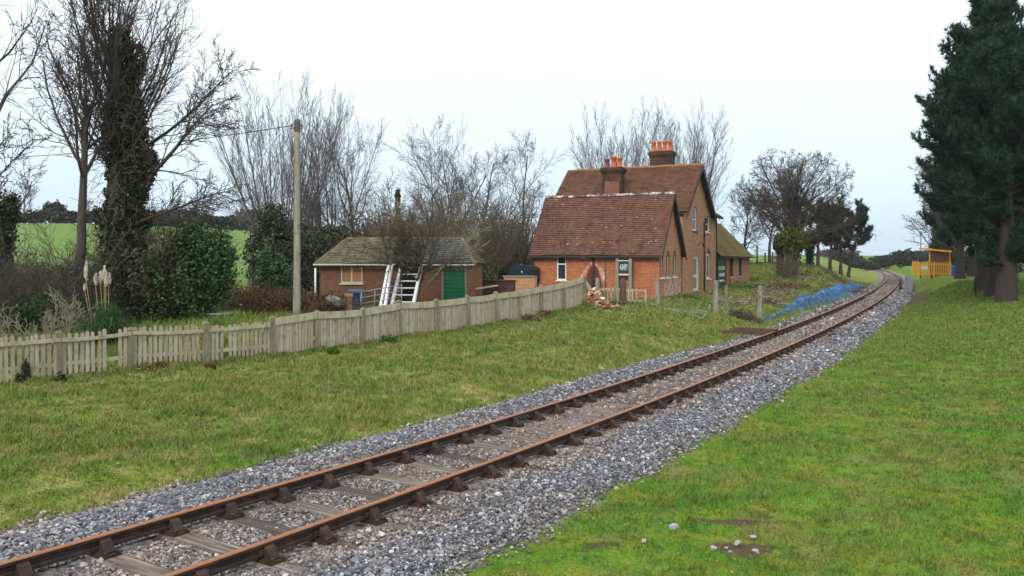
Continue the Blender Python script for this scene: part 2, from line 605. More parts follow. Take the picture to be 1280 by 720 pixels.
def m_whitewash(t):
    n = t.noise(obj_co(t), 5.5, 6, .75)
    c = t.mix(t.ramp(n, [(.42, 0.), (.6, 1.)]), (.38, .13, .07), (.58, .45, .40))
    return c, (n, .4, .02)


M['scar'] = material('old_whitewash', m_whitewash, rough=.95, spec=.1)
M['redpaint'] = material('dark_red_wall', lambda t: t.mix(t.noise(obj_co(t), 3, 5), (.085, .028, .022), (.17, .052, .034)), rough=.9, spec=.1)


def m_tiles(c1, c2, moss, mossamt, pale=.5):
    def f(t):
        u = uvco(t); p = obj_co(t)
        b = t.n('ShaderNodeTexBrick', {'Vector': u, 'Color1': (*c1, 1), 'Color2': (*c2, 1), 'Mortar': (c2[0] * .35, c2[1] * .35, c2[2] * .35, 1), 'Scale': 1.0,
                                       'Mortar Size': .006, 'Mortar Smooth': .2, 'Bias': 0.0, 'Brick Width': .19, 'Row Height': .14})
        n = t.noise(p, 1.4, 7, .78); n2 = t.noise(t.map(p, loc=(3, 8, 1)), 2.4, 6, .72); n3 = t.noise(t.map(u, (2.0, 9, 1)), 1.5, 4, .7)
        c = t.mix(t.ramp(n3, [(.45, 0.), (.7, .6)]), b.outputs['Color'], (min(1, c1[0] * 1.6), c1[1] * 2.2, c1[2] * 2.3))
        c = t.mix(t.ramp(n, [(.42, 0.), (.66, .55)]), c, (c2[0] * .6, c2[1] * .65, c2[2] * .65))
        c = t.mix(t.math('MULTIPLY', t.ramp(n2, [(.46, 0.), (.66, 1.)]), mossamt), c, moss)
        c = t.mix(t.ramp(t.noise(t.map(p, loc=(9, 1, 6)), 3.8, 4, .62), [(.66, 0.), (.71, pale)]), c, (.50, .45, .40))
        return c, (n3, .35, .02)
    return f


M['tiles'] = material('clay_roof_tiles', m_tiles((.165, .062, .042), (.062, .030, .025), (.17, .12, .06), .55, .95), rough=.88, spec=.2)
M['tiles_main'] = material('brown_clay_tiles', m_tiles((.160, .060, .036), (.070, .032, .024), (.17, .11, .045), .6, .3), rough=.88, spec=.2)
M['tiles_moss'] = material('mossy_roof_tiles', m_tiles((.17, .12, .048), (.11, .078, .036), (.145, .150, .030), .95, .5), rough=.95, spec=.1)
M['tiles_shed'] = material('mossy_shed_tiles', m_tiles((.20, .165, .105), (.095, .075, .048), (.075, .070, .018), .95, .3), rough=.95, spec=.1)
M['slate'] = material('grey_slates', m_tiles((.10, .10, .105), (.07, .07, .075), (.10, .10, .03), .4, .1), rough=.8, spec=.25)


def m_ridge(t):
    n = t.noise(obj_co(t), 2.2, 6, .75)
    return t.mix(t.ramp(n, [(.46, 0.), (.62, 1.)]), (.085, .055, .042), (.62, .58, .54)), (n, .3, .02)


M['ridge'] = material('lichened_ridge_tile', m_ridge, rough=.95, spec=.1)
M['ridge_plain'] = material('clay_ridge_tile', lambda t: t.mix(t.noise(obj_co(t), 2.2, 5), (.16, .10, .035), (.30, .17, .075)), rough=.95, spec=.1)
M['pot'] = material('orange_clay_pot', lambda t: t.mix(t.noise(obj_co(t), 5, 4), (.56, .13, .025), (.42, .10, .03)), rough=.8, spec=.2)
M['pot_dark'] = material('sooty_clay_pot', lambda t: t.mix(t.noise(obj_co(t), 5, 4), (.09, .05, .038), (.17, .07, .05)), rough=.85, spec=.2)


def flat(name, a, b=None, scale=6, rough=.5, spec=.3, **kw):
    b = b or tuple(x * .75 for x in a)
    M[name] = material(name + '_surface', lambda t: t.mix(t.noise(obj_co(t), scale, 4, .65), a, b), rough=rough, spec=spec, **kw)


flat('white', (.80, .80, .80), (.66, .66, .65), 3, .45)
flat('offwhite', (.62, .60, .52), (.48, .46, .38), 3, .6)
flat('black', (.022, .020, .020), (.045, .04, .038), 5, .6)
flat('glass', (.018, .024, .032), (.035, .042, .05), 1.5, .06, .6)
flat('reflection_tint', (.30, .33, .36), (.16, .19, .22), 2.5, .12, .5)  # bluish reflection put into the pane colour
flat('ply', (.40, .20, .075), (.30, .14, .05), 4, .8)
flat('doorgreen', (.018, .165, .075), (.012, .115, .055), 2, .5)
flat('boardgreen', (.008, .055, .042), (.006, .042, .034), 2, .5)
flat('signblack', (.012, .030, .034), (.02, .04, .045), 3, .5)
flat('lead', (.13, .13, .14), (.09, .09, .10), 3, .6)
flat('bin', (.018, .045, .095), (.012, .035, .075), 4, .4)
flat('tank', (.010, .030, .040), (.008, .022, .030), 3, .4)
flat('binblue', (.020, .11, .42), (.018, .09, .34), 3, .4)
flat('galv', (.26, .30, .32), (.16, .19, .21), 12, .45, .5, Metallic=.3)
flat('concrete', (.27, .26, .22), (.15, .14, .12), 4, .92)
flat('tarmac', (.115, .115, .115), (.060, .060, .060), 3, .95)
flat('yellow', (.74, .35, .028), (.55, .26, .022), 2, .6)
flat('shelter', (.125, .050, .034), (.085, .034, .026), 3, .6)
flat('wire', (.05, .05, .06), (.03, .03, .04), 4, .5)
flat('iron', (.10, .09, .085), (.05, .045, .04), 8, .6)
flat('plume', (.72, .66, .58), (.55, .48, .40), 8, .95)
flat('reed', (.36, .28, .13), (.26, .19, .08), 4, .9)
flat('terracotta', (.34, .15, .085), (.24, .11, .06), 5, .85)
flat('slab', (.30, .36, .35), (.20, .25, .25), 5, .8)
flat('lampwhite', (.75, .75, .72), (.68, .68, .65), 4, .4)


def m_leaf(a, b, c):
    def f(t):
        r = t.attr('tint')
        n = t.noise(gpos(t), .9, 3)
        col = t.ramp(r, [(0, a), (.55, b), (1, c)])
        return t.mix(t.ramp(n, [(.35, .5), (.65, 0.)]), col, a)
    return f


def leafmat(key, a, b, c, rough=.55, spec=.3):
    M[key] = material(key + '_foliage', m_leaf(a, b, c), rough=rough, spec=spec)


leafmat('ivy', (.015, .023, .009), (.042, .055, .021), (.125, .130, .060))
leafmat('evergreen', (.014, .036, .010), (.036, .080, .018), (.11, .18, .045))
leafmat('needle', (.009, .025, .014), (.023, .055, .028), (.080, .130, .055), .75, .15)
leafmat('hedge', (.020, .026, .018), (.040, .050, .026), (.075, .085, .040), .8, .1)
leafmat('moss_leaf', (.030, .050, .010), (.075, .100, .016), (.16, .18, .035), .8, .1)
leafmat('dead', (.060, .036, .022), (.16, .105, .060), (.36, .26, .15), .9, .1)
leafmat('russet', (.060, .026, .016), (.13, .060, .034), (.24, .13, .075), .9, .1)
leafmat('tussock', (.018, .048, .018), (.045, .090, .030), (.14, .17, .060), .8, .1)
leafmat('weed', (.025, .085, .012), (.050, .150, .018), (.12, .22, .035), .7, .2)


def m_bark(a, b):
    def f(t):
        p = gpos(t)
        n = t.noise(t.map(p, (6, 6, 1.4)), 1.0, 5, .7)
        return t.mix(n, a, b), (n, .7, .03)
    return f


M['bark'] = material('grey_bark', m_bark((.030, .026, .022), (.105, .092, .075)), rough=.95, spec=.1)
M['pinebark'] = material('shaded_pine_bark', m_bark((.010, .008, .008), (.085, .066, .056)), rough=.95, spec=.1)  # bark darkened: shade on the trunks is put into the colour
M['bark_lit'] = material('lit_bark', m_bark((.055, .045, .034), (.17, .145, .11)), rough=.95, spec=.1)  # brighter copy of the grey bark, with light in its colour
M['twig'] = material('winter_twigs', m_bark((.045, .038, .034), (.095, .080, .068)), rough=.9, spec=.1)
M['twig_brown'] = material('brown_twigs', m_bark((.075, .060, .044), (.165, .135, .098)), rough=.9, spec=.1)
M['twig_pale'] = material('pale_twigs', m_bark((.16, .14, .105), (.30, .265, .20)), rough=.9, spec=.1)
M['twig_far'] = material('glare_paled_twigs', m_bark((.085, .076, .076), (.150, .135, .132)), rough=.9, spec=.1)  # paler than near twigs: glare of the bright sky painted in


def m_net(t):
    n = t.noise(obj_co(t), 1.6, 4, .6)
    return t.mix(n, (.030, .12, .32), (.10, .28, .56))


def net_material():
    m = material('blue_net', m_net, rough=.55, spec=.3)
    nt = m.node_tree; t = NT(nt)
    bs = [n for n in nt.nodes if n.type == 'BSDF_PRINCIPLED'][0]
    out = [n for n in nt.nodes if n.type == 'OUTPUT_MATERIAL'][0]
    tr = t.n('ShaderNodeBsdfTransparent')
    hol = t.ramp(t.noise(obj_co(t), 4.5, 6, .85), [(.40, .95), (.60, .12)])
    mx = t.n('ShaderNodeMixShader', {0: hol, 1: bs.outputs[0], 2: tr.outputs[0]})
    nt.links.new(mx.outputs[0], out.inputs[0])
    return m


M['net'] = net_material()
rs = np.random.default_rng(7)

# ---------------------------------------------------------------- ground sheet
def graded(lo, hi, a, b, step, g=1.16):
    core = list(np.arange(a, b, step)); out = [b]
    s = step
    while out[-1] < hi: s *= g; out.append(out[-1] + s)
    neg = [a]; s = step
    while neg[-1] > lo: s *= g; neg.append(neg[-1] - s)
    return np.array(sorted(set(neg[1:] + core + out)))


gx = graded(-900, 1200, -24, 42, .27)
gy = graded(-40, 1600, 3.0, 80, .27)
gx = np.array(sorted(set(gx[(gx < 42) | (gx > 112)]) | set(np.arange(42.3, 112, .8)))); gy = np.array(sorted(set(gy[(gy < 80) | (gy > 270)]) | set(np.arange(80.4, 180, 1.2)) | set(np.arange(180, 270, 3.0))))
X, Y = np.meshgrid(gx, gy)
Z = HH(X, Y)
nx, ny = len(gx), len(gy)
idx = np.arange(nx * ny).reshape(ny, nx)
quads = np.stack([idx[:-1, :-1], idx[:-1, 1:], idx[1:, 1:], idx[1:, :-1]], -1).reshape(-1, 4)
D = lat(X, Y)
side = (D < 0).astype(float)
# ballast mask: 0.5 on the edge of the stone bed
edge_l = 2.65 - 0.2 * ss(11, 16, Y) - 0.75 * ss(22, 30, Y) + .2 * ss(34, 40, Y)
bal = np.where(D > 0, .5 + (edge_l - D) * .45, .5 + (2.3 + D) * .45)
bal = np.clip(bal, 0, 1)
# worn earth: beneath the pines, by the platform end, along the cleared bank, the house frontage
mud = np.zeros_like(X)


def blob(x, y, rx, ry, a=1.0):
    global mud
    q = ((X - x) / rx) ** 2 + ((Y - y) / ry) ** 2
    mud = np.maximum(mud, a * np.exp(-q))


for (px, z, rx, ry, a) in ((925, 8.85, .50, .30, 1.0), (915, 9.75, .60, .22, .85), (750, 8.9, .35, .25, .8), (970, 50, 1.7, 4, .72), (1000, 62, 2.0, 6, .70), (1030, 74, 2.2, 8, .72),
                           (930, 42, 1.6, 2.2, .7), (920, 52, 2.4, 2.2, .75), (850, 43, 2.0, 1.4, .7), (900, 46, 2.2, 1.4, .75), (745, 34.5, 1.6, 1.2, .75), (1250, 44, 4.5, 3, .42), (1040, 90, 3, 8, .6),
                           (350, 31, 4.5, 4.5, .95), (470, 34, 5, 3, .7), (290, 36, 3, 4, .6), (950, 70, 4, 6, .45), (1215, 50, 3, 3, .4)):
    blob(PX(px, z), z, rx, ry, a)
mud = np.maximum(mud, ss(44, 60, Y) * (1 - ss(66, 78, Y)) * ss(-5.4, -2.4, D) * (D < -1.9) * .9)
mud = np.clip(mud, 0, 1) * (np.abs(D) > 2.0)
field = np.where(D > 0, ss(50, 58, Y) * ss(6, 14, D), ss(110, 125, Y) * ss(1.5, 6, -D) * .35)
field = field * (1 - ss(-2, 16, X) * (1 - ss(120, 160, Y)))
zones = np.stack([side, bal, mud, field], -1).reshape(-1, 4)
gm = np_mesh('ground', np.stack([X, Y, Z], -1).reshape(-1, 3), quads, [M['ground']], smooth=True, attrs={'zones': zones})
ground = link('ground', gm); tag(ground, 'rough grass banks, mown lawn and the stone bed of the railway line', 'ground', kind='structure')


# ---------------------------------------------------------------- grass blades
def grass_points(n, cond, zlo, zhi, fl, fr, p=1.0):
    """points in the wedge between image columns fl and fr, thinning with distance"""
    u = rs.random(n)
    if p == 1.0: y = zlo * (zhi / zlo) ** u if False else zlo + (zhi - zlo) * u ** 1.15
    x = (rs.uniform(fl, fr, n) - CX) / F * y
    d = lat(x, y)
    k = cond(x, y, d)
    return x[k], y[k], d[k]


def pnoise(x, y, s):
    return np.sin(x * s + 1.3 * np.sin(y * s * .7 + 2)) * np.sin(y * s * 1.1 + 1.7 * np.sin(x * s * .6))


def blades(x, y, d, hmin, hmax, wpx, side, lean=.6):
    n = len(x)
    z = HH(x, y)
    dist = np.sqrt(x * x + y * y + 4)
    w = np.maximum(.004, dist / 840 * wpx) * rs.uniform(.7, 1.3, n)
    h = rs.uniform(hmin, hmax, n) * (1 + .35 * pnoise(x, y, 1.1) + .45 * pnoise(x + 5, y, 5.2)) * (.8 + dist / 45)
    a = rs.uniform(0, 2 * math.pi, n)
    px, py = np.cos(a), np.sin(a)
    b = rs.uniform(0, 2 * math.pi, n); l = rs.uniform(.1, lean, n) * h * 1.4
    v = np.empty((n, 3, 3))
    v[:, 0] = np.stack([x - px * w, y - py * w, z - .012], 1)
    v[:, 1] = np.stack([x + px * w, y + py * w, z - .012], 1)
    v[:, 2] = np.stack([x + np.cos(b) * l, y + np.sin(b) * l, z + h], 1)
    return v


def build_grass(name, sets, label):
    vs = np.concatenate([s[0] for s in sets]); sd = np.concatenate([np.full(len(s[0]), s[1]) for s in sets])
    n = len(vs)
    f = np.arange(n * 3, dtype=np.int32).reshape(-1, 3)
    me = np_mesh(name, vs.reshape(-1, 3), f, [M['blade']], attrs={'side': np.repeat(sd, 3), 'tint': np.repeat(rs.random(n), 3)})
    o = link(name, me)
    return tag(o, label, 'grass', kind='stuff')


def mudfn(x, y):
    m = np.zeros_like(x)
    for (px, z, rx, ry, a) in ((925, 8.85, .46, .27, 1), (915, 9.75, .55, .20, .9), (970, 50, 1.6, 4, .6), (745, 34.5, 1.6, 1.2, 1), (930, 42, 2, 3.5, .7)):
        m = np.maximum(m, a * np.exp(-((x - PX(px, z)) / rx) ** 2 - ((y - z) / ry) ** 2))
    return np.maximum(m, ss(44, 60, y) * (1 - ss(66, 78, y)) * ss(-5.4, -2.4, lat(x, y)) * (lat(x, y) < 0))


jit = lambda n: rs.normal(0, .16, n)
rl = []
x, y, d = grass_points(560000, lambda x, y, d: (-d > 2.32 + pnoise(x, y, 2.3) * .16 + jit(len(d)) * 1.0) & (mudfn(x, y) < rs.uniform(.3, .8, len(d))), 5.2, 64, 480, 1640)
rl.append((blades(x, y, d, .022, .055, .55, 1, .9), 1.0))
ll = []


def before_fence(x, y):
    t = (x - FA[0]) / (FB[0] - FA[0])
    yf = FA[1] + t * (FB[1] - FA[1])
    return yf - y


x, y, d = grass_points(490000, lambda x, y, d: (d > 2.7 - .2 * ss(11, 16, y) - .75 * ss(22, 30, y) + pnoise(x, y, 2.1) * .2 + jit(len(d))) & (y < 95) & (before_fence(x, y) > -.6 - 30 * (x > 3.0)) & (mudfn(x, y) < rs.uniform(.3, .8, len(x))), 8.5, 50, -260, 1000)
x2, y2, d2 = grass_points(60000, lambda x, y, d: (d > 2.4 + jit(len(d))) & (x > 12) & (mudfn(x, y) < rs.uniform(.2, .8, len(x))), 48, 100, 900, 1090)
x = np.concatenate([x, x2]); y = np.concatenate([y, y2]); d = np.concatenate([d, d2])
ll.append((blades(x, y, d, .030, .090, .55, 0, 1.0), 0.0))
# longer fringe along the foot of the fence
n = 26000
t = rs.uniform(-.15, 1.02, n); x = FA[0] + t * (FB[0] - FA[0]); y = FA[1] + t * (FB[1] - FA[1])
off = rs.normal(-.1, .22, n); x = x + off * -.68; y = y + off * .73
k = y > 10; x, y = x[k], y[k]
ll.append((blades(x, y, lat(x, y), .03, .10, .5, 0, .8), 0.0))
# tufts
for (cnt, cond, sd, fl, fr, zh) in ((520, lambda x, y, d: (d > 3) & (before_fence(x, y) > .2), 0.0, -40, 900, 32), (420, lambda x, y, d: -d > 2.6, 1.0, 560, 1330, 30)):
    cx_, cy_, cd_ = grass_points(cnt, cond, 7, zh, fl, fr)
    k = rs.integers(14, 46, len(cx_)); r_ = np.repeat(rs.uniform(.05, .16, len(cx_)), k)
    x = np.repeat(cx_, k) + rs.normal(0, 1, k.sum()) * r_; y = np.repeat(cy_, k) + rs.normal(0, 1, k.sum()) * r_
    (ll if sd == 0 else rl).append((blades(x, y, lat(x, y), .05, .12 if sd == 0 else .075, .5, sd, 1.1), sd))
build_grass('lawn_grass', rl, 'short mown mossy grass of the lawn right of the track')
build_grass('bank_grass', ll, 'rough winter grass on the bank between the track and the garden fence')
gl = []
x, y, d = grass_points(90000, lambda x, y, d: (d > 5) & (before_fence(x, y) < -.5) & (x < 6) & (mudfn(x, y) < .5), 20, 48, -60, 720)
gl.append((blades(x, y, d, .05, .16, .6, 0, .9), 0.25))
build_grass('garden_grass', gl, 'uneven grass of the garden behind the picket fence')

# dead leaves and straw lying in the turf
n = 9000
y = 5.5 + 30 * rs.random(n) ** 1.2; x = (rs.uniform(-60, 1330, n) - CX) / F * y; d = lat(x, y)
k = (np.abs(d) > 2.5) & ((d < 0) | (before_fence(x, y) > .0)); x, y = x[k], y[k]; n = len(x)
c = np.stack([x, y, HH(x, y) + rs.uniform(.012, .04, n)], 1)
a = rs.uniform(0, 6.28, n); s = rs.uniform(.008, .022, n) * (.7 + y / 18)
e1 = np.stack([np.cos(a) * s, np.sin(a) * s, rs.normal(0, .35, n) * s], 1); e2 = np.stack([-np.sin(a) * s, np.cos(a) * s, rs.normal(0, .35, n) * s], 1) * rs.uniform(.25, .8, n)[:, None]
v = np.stack([c - e1, c + e2, c + e1, c - e2], 1).reshape(-1, 3)
me = np_mesh('leaf_litter', v, np.arange(4 * n).reshape(-1, 4), [M['dead']], attrs={'tint': np.repeat(rs.random(n), 4)})
tag(link('leaf_litter', me), 'dead leaves and straw scattered through the grass', 'leaf litter', kind='stuff')

# ---------------------------------------------------------------- ballast stones
_t = (1 + 5 ** .5) / 2
ICO_V = np.array([(-1, _t, 0), (1, _t, 0), (-1, -_t, 0), (1, -_t, 0), (0, -1, _t), (0, 1, _t), (0, -1, -_t), (0, 1, -_t), (_t, 0, -1), (_t, 0, 1), (-_t, 0, -1), (-_t, 0, 1)]) / math.sqrt(1 + _t * _t)
ICO_F = np.array([(0, 11, 5), (0, 5, 1), (0, 1, 7), (0, 7, 10), (0, 10, 11), (1, 5, 9), (5, 11, 4), (11, 10, 2), (10, 7, 6), (7, 1, 8), (3, 9, 4), (3, 4, 2), (3, 2, 6), (3, 6, 8), (3, 8, 9), (4, 9, 5), (2, 4, 11), (6, 2, 10), (8, 6, 7), (9, 8, 1)])
OCT_V = np.array([(1, 0, 0), (-1, 0, 0), (0, 1, 0), (0, -1, 0), (0, 0, 1), (0, 0, -1)], float)
OCT_F = np.array([(0, 2, 4), (2, 1, 4), (1, 3, 4), (3, 0, 4), (2, 0, 5), (1, 2, 5), (3, 1, 5), (0, 3, 5)])


def rotmats(n):
    q = rs.normal(size=(n, 4)); q /= np.linalg.norm(q, axis=1)[:, None]
    w, x, y, z = q.T
    return np.stack([np.stack([1 - 2 * (y * y + z * z), 2 * (x * y - z * w), 2 * (x * z + y * w)], -1),
                     np.stack([2 * (x * y + z * w), 1 - 2 * (x * x + z * z), 2 * (y * z - x * w)], -1),
                     np.stack([2 * (x * z - y * w), 2 * (y * z + x * w), 1 - 2 * (x * x + y * y)], -1)], 1)


def rocks(x, y, z, s, BV, BF):
    n = len(x); k = len(BV)
    v = BV[None] * (1 + rs.uniform(-.40, .30, (n, k, 1))) * (s[:, None, None] * rs.uniform(.6, 1.25, (n, 1, 3)))
    v = np.einsum('nij,nkj->nki', rotmats(n), v)
    v = v * np.array([1, 1, .8]) + np.stack([x, y, z], 1)[:, None]
    f = BF[None] + (np.arange(n) * k)[:, None, None]
    return v.reshape(-1, 3), f.reshape(-1, 3)


# arc-length table of the centre line
ty = np.concatenate([np.arange(3.0, 120, .1), np.arange(120, 420, .5)])
tx = xc(ty)
ts = np.concatenate([[0], np.cumsum(np.hypot(np.diff(tx), np.diff(ty)))])


def track(s, d, z=0.0):
    """point at arc length s, d metres to the left of the centre line"""
    y = np.interp(s, ts, ty); sl = slope(y); c = 1 / np.sqrt(1 + sl * sl)
    return xc(y) - d * c, y + d * sl * c


def s_of_y(y): return float(np.interp(y, ty, ts))


SLP = .76
sl_s = np.arange(s_of_y(3.6), s_of_y(150), SLP)
sl_s = sl_s + rs.normal(0, .025, len(sl_s))
vv, ff, tt, dd, no = [], [], [], [], 0
for (ya, yb, n, size, BV, BF) in ((4.5, 9.5, 82000, .0160, ICO_V, ICO_F), (9.5, 17, 86000, .0185, OCT_V, OCT_F), (17, 32, 62000, .027, OCT_V, OCT_F), (32, 90, 34000, .050, OCT_V, OCT_F)):
    s = rs.uniform(s_of_y(ya), s_of_y(yb), n)
    d = rs.uniform(-2.75, 2.85, n)
    # fewer stones where a sleeper lies
    ix_ = np.clip(np.searchsorted(sl_s, s), 1, len(sl_s) - 1); ph = np.minimum(np.abs(s - sl_s[ix_ - 1]), np.abs(s - sl_s[ix_]))
    on = (ph < .12) & (np.abs(d) < 1.28)
    yy = np.interp(s, ts, ty)
    el = 2.65 - .2 * ss(11, 16, yy) - .75 * ss(22, 30, yy) + .2 * ss(34, 40, yy)
    k = ~(on & (rs.random(n) > .16)) & (np.abs(np.abs(d) - .75) > .085)
    ragged = rs.normal(0, .10, n) + pnoise(s, d, 1.7) * .12
    k &= np.where(d > 0, d < el + ragged, -d < 2.3 + ragged)
    s, d = s[k], d[k]
    x, y = track(s, d)
    sz = size * np.exp(rs.normal(0, .36, len(x))) * np.where(np.abs(d) < .7, .82, 1)
    z = HH(x, y) + sz * rs.uniform(.1, .6, len(x)) + .012
    v, f = rocks(x, y, z, sz, BV, BF)
    vv.append(v); ff.append(f + no); no += len(v)
    dirt = np.clip((1 - ss(.75, 1.7, np.abs(d))) * .9 + .55 * ss(2.0, 2.6, np.abs(d)) + rs.normal(0, .15, len(d)) + .35 * pnoise(s, d * 2, .9) + .2 * pnoise(s + 3, d * 3, 3.1), 0, 1)
    tint = np.clip(rs.beta(1.6, 2.5, len(x)) + np.where(np.abs(d) > 1.5, .03, .0), 0, 1)
    tt.append(np.repeat(tint, len(BV))); dd.append(np.repeat(dirt, len(BV)))
me = np_mesh('ballast', np.concatenate(vv), np.concatenate(ff), [M['stone']], attrs={'tint': np.concatenate(tt), 'dirt': np.concatenate(dd)})
tag(link('ballast', me), 'loose grey limestone chippings bedding the railway track', 'ballast', kind='stuff')

# pale stones on the worn patch of lawn
for i, (px, py, r, what) in enumerate(((941, 661, .055, 'largest pale round stone at the back of the bare earth patch'), (921, 667, .055, 'rounded pale stone near the middle of the bare earth patch'),
                                       (908, 672, .03, 'small pale stone left of the middle of the earth patch'), (892, 676, .04, 'grey stone at the left end of the earth patch'),
                                       (945, 676, .045, 'flat grey stone at the right end of the bare earth patch'), (912, 676, .025, 'tiny pebble at the front of the bare earth patch'),
                                       (843, 650, .05, 'flat pale stone alone on the lawn left of the earth patch'), (805, 669, .045, 'white stone nearest the ballast on the lawn'))):
    z = F * (HC + .2) / (py - HZ)
    x = PX(px, z)
    v, f = rocks(np.array([0.]), np.array([0.]), np.array([0.]), np.array([r]), ICO_V, ICO_F)
    me = np_mesh('stone', v, f, [M['stone']], attrs={'tint': np.full(len(v), .68), 'dirt': np.full(len(v), .45)}, smooth=False)
    o = link('stone', me); o.location = (x, z, H1(x, z) + r * .5)
    tag(o, what, 'stone', 'pale stones lying on the lawn')

# ---------------------------------------------------------------- rails
PROF = [(-.035, -.012), (-.026, -.001), (0, .002), (.026, -.001), (.035, -.012), (.033, -.042), (.011, -.056), (.010, -.100), (.030, -.112), (.030, -.142), (-.030, -.142), (-.030, -.112), (-.010, -.100), (-.011, -.056), (-.033, -.042)]
rs_s = np.concatenate([np.arange(s_of_y(3.2), s_of_y(40), .4), np.arange(s_of_y(40), s_of_y(330), 1.5)])
for sgn, lab in ((1, 'far rusty running rail, left of the pair, on iron chairs'), (-1, 'near rusty running rail, right of the pair, on iron chairs')):
    k = len(PROF); V = []
    for (a, b) in PROF:
        x, y = track(rs_s, sgn * .7525 + a)
        V.append(np.stack([x, y, np.full_like(x, b)], 1))
    V = np.stack(V, 1); n = len(rs_s)
    i, j = np.meshgrid(np.arange(n - 1), np.arange(k), indexing='ij'); j2 = (j + 1) % k
    Q = np.stack([i * k + j, (i + 1) * k + j, (i + 1) * k + j2, i * k + j2], -1).reshape(-1, 4)
    mid = ((j >= 4) & (j <= 14)).astype(int).ravel()
    me = np_mesh('rail', V.reshape(-1, 3), Q, [M['rust'], M['rustdark']], midx=mid)
    r = link('rail', me); tag(r, lab, 'rail', 'pair of running rails')
    # joint with fishplates
    sj = s_of_y(14.55 if sgn > 0 else 14.35)
    for e in (-1, 1):
        mb = MB()
        for q in range(2):
            pass
        x0, y0 = track(sj - .26, sgn * .7525 + e * .034); x1, y1 = track(sj + .26, sgn * .7525 + e * .034)
        mb.beam((x0, y0, -.08), (x1, y1, -.08), .026, .07)
        for q in (-.18, -.06, .06, .18):
            xa, ya = track(sj + q, sgn * .7525 + e * .045); xb, yb = track(sj + q, sgn * .7525 + e * .075)
            mb.tube([(xa, ya, -.08), (xb, yb, -.08)], .016, 6)
        mb.build('fishplate', M['fish'], r)


# ---------------------------------------------------------------- sleepers with their chairs
def sleeper_mesh():
    mb = MB(); n = 10
    for i in range(n):
        x0, x1 = -1.3 + 2.6 * i / n, -1.3 + 2.6 * (i + 1) / n
        mb.box((x0, -.125, -.13), (x1, .125, 0))
    me = bpy.data.meshes.new('sleeper')
    import bmesh
    bm = bmesh.new()
    bmesh.ops.create_cube(bm, size=1.0)
    bmesh.ops.scale(bm, vec=(2.6, .25, .13), verts=bm.verts)
    bmesh.ops.translate(bm, vec=(0, 0, -.065), verts=bm.verts)
    bmesh.ops.subdivide_edges(bm, edges=[e for e in bm.edges if abs((e.verts[0].co - e.verts[1].co).x) > 1], cuts=9, use_grid_fill=True)
    for v in bm.verts: v.co += Vector((0, random.uniform(-.006, .006), random.uniform(-.006, .006)))
    bmesh.ops.bevel(bm, geom=[e for e in bm.edges if e.is_manifold and e.calc_face_angle() > 1], offset=.012, segments=1, affect='EDGES')
    bm.to_mesh(me); bm.free(); me.materials.append(M['sleeper'])
    return me


random.seed(5)
def chair_mesh():
    mb = MB()
    mb.box((-.19, -.095, 0), (.19, .095, .030))
    mb.box((-.15, -.075, .030), (.15, .075, .046))
    for e in (-1, 1):
        # jaw: a buttress leaning against the web, with a rib
        prof = [(.040, .046), (.145, .046), (.125, .075), (.085, .135), (.052, .155), (.044, .120)]
        pts = [(e * a, -.055, b) for a, b in prof]
        if e < 0: pts.reverse()
        mb.prism(pts, (0, .11, 0))
        for q in (-.06, .06):
            mb.tube([(e * .168, q, .028), (e * .168, q, .062)], .018, 6)
    # oak key wedged on one side
    mb.box((.034, -.11, .070), (.052, .10, .125))
    me_o = mb.build('rail_chair', M['rustdark'])
    return me_o


sm = sleeper_mesh(); ch = chair_mesh(); chm = ch.data
bpy.data.objects.remove(ch)
slp_label = 'weathered timber sleeper bedded in ballast across under both rusty rails'
for i, s in enumerate(sl_s):
    x, y = track(s, 0.0); sl = float(slope(y)); a = -math.atan(sl)
    o = bpy.data.objects.new('sleeper', sm); C.objects.link(o)
    o.location = (float(x), float(y), -.190 - abs(rs.normal(0, .006)))
    o.rotation_euler = (0, 0, a + rs.normal(0, .012) + (math.pi if rs.random() < .5 else 0))
    tag(o, slp_label, 'sleeper', 'timber sleepers of the track')
    if y < 62:
        for e in (-1, 1):
            c = bpy.data.objects.new('rail_chair', chm); C.objects.link(c); c.parent = o
            c.location = (e * .7525, 0, 0.001); c.rotation_euler = (0, 0, 0 if e > 0 else math.pi)
rp = random.Random(11)
ROT = -math.radians(25.98)
WX, WY = math.cos(ROT), math.sin(ROT)        # along the front wall, to the right
VX, VY = -WY, WX                             # along the track side, away


# ---------------------------------------------------------------- garden fence
def fp(px):
    z = fence_z(px); return Vector((PX(px, z), z, 0))


fence = empty('picket_fence', (fp(255).x, fp(255).y, H1(fp(255).x, fp(255).y)), 0, 'weathered timber picket fence climbing beside the track from the left edge to the brick rubble', 'fence')
FO = fence.location
fdir = Vector((FB[0] - FA[0], FB[1] - FA[1], 0)).normalized(); fnor = Vector((fdir.y, -fdir.x, 0))      # towards the track


def gz(p): return H1(p.x, p.y)


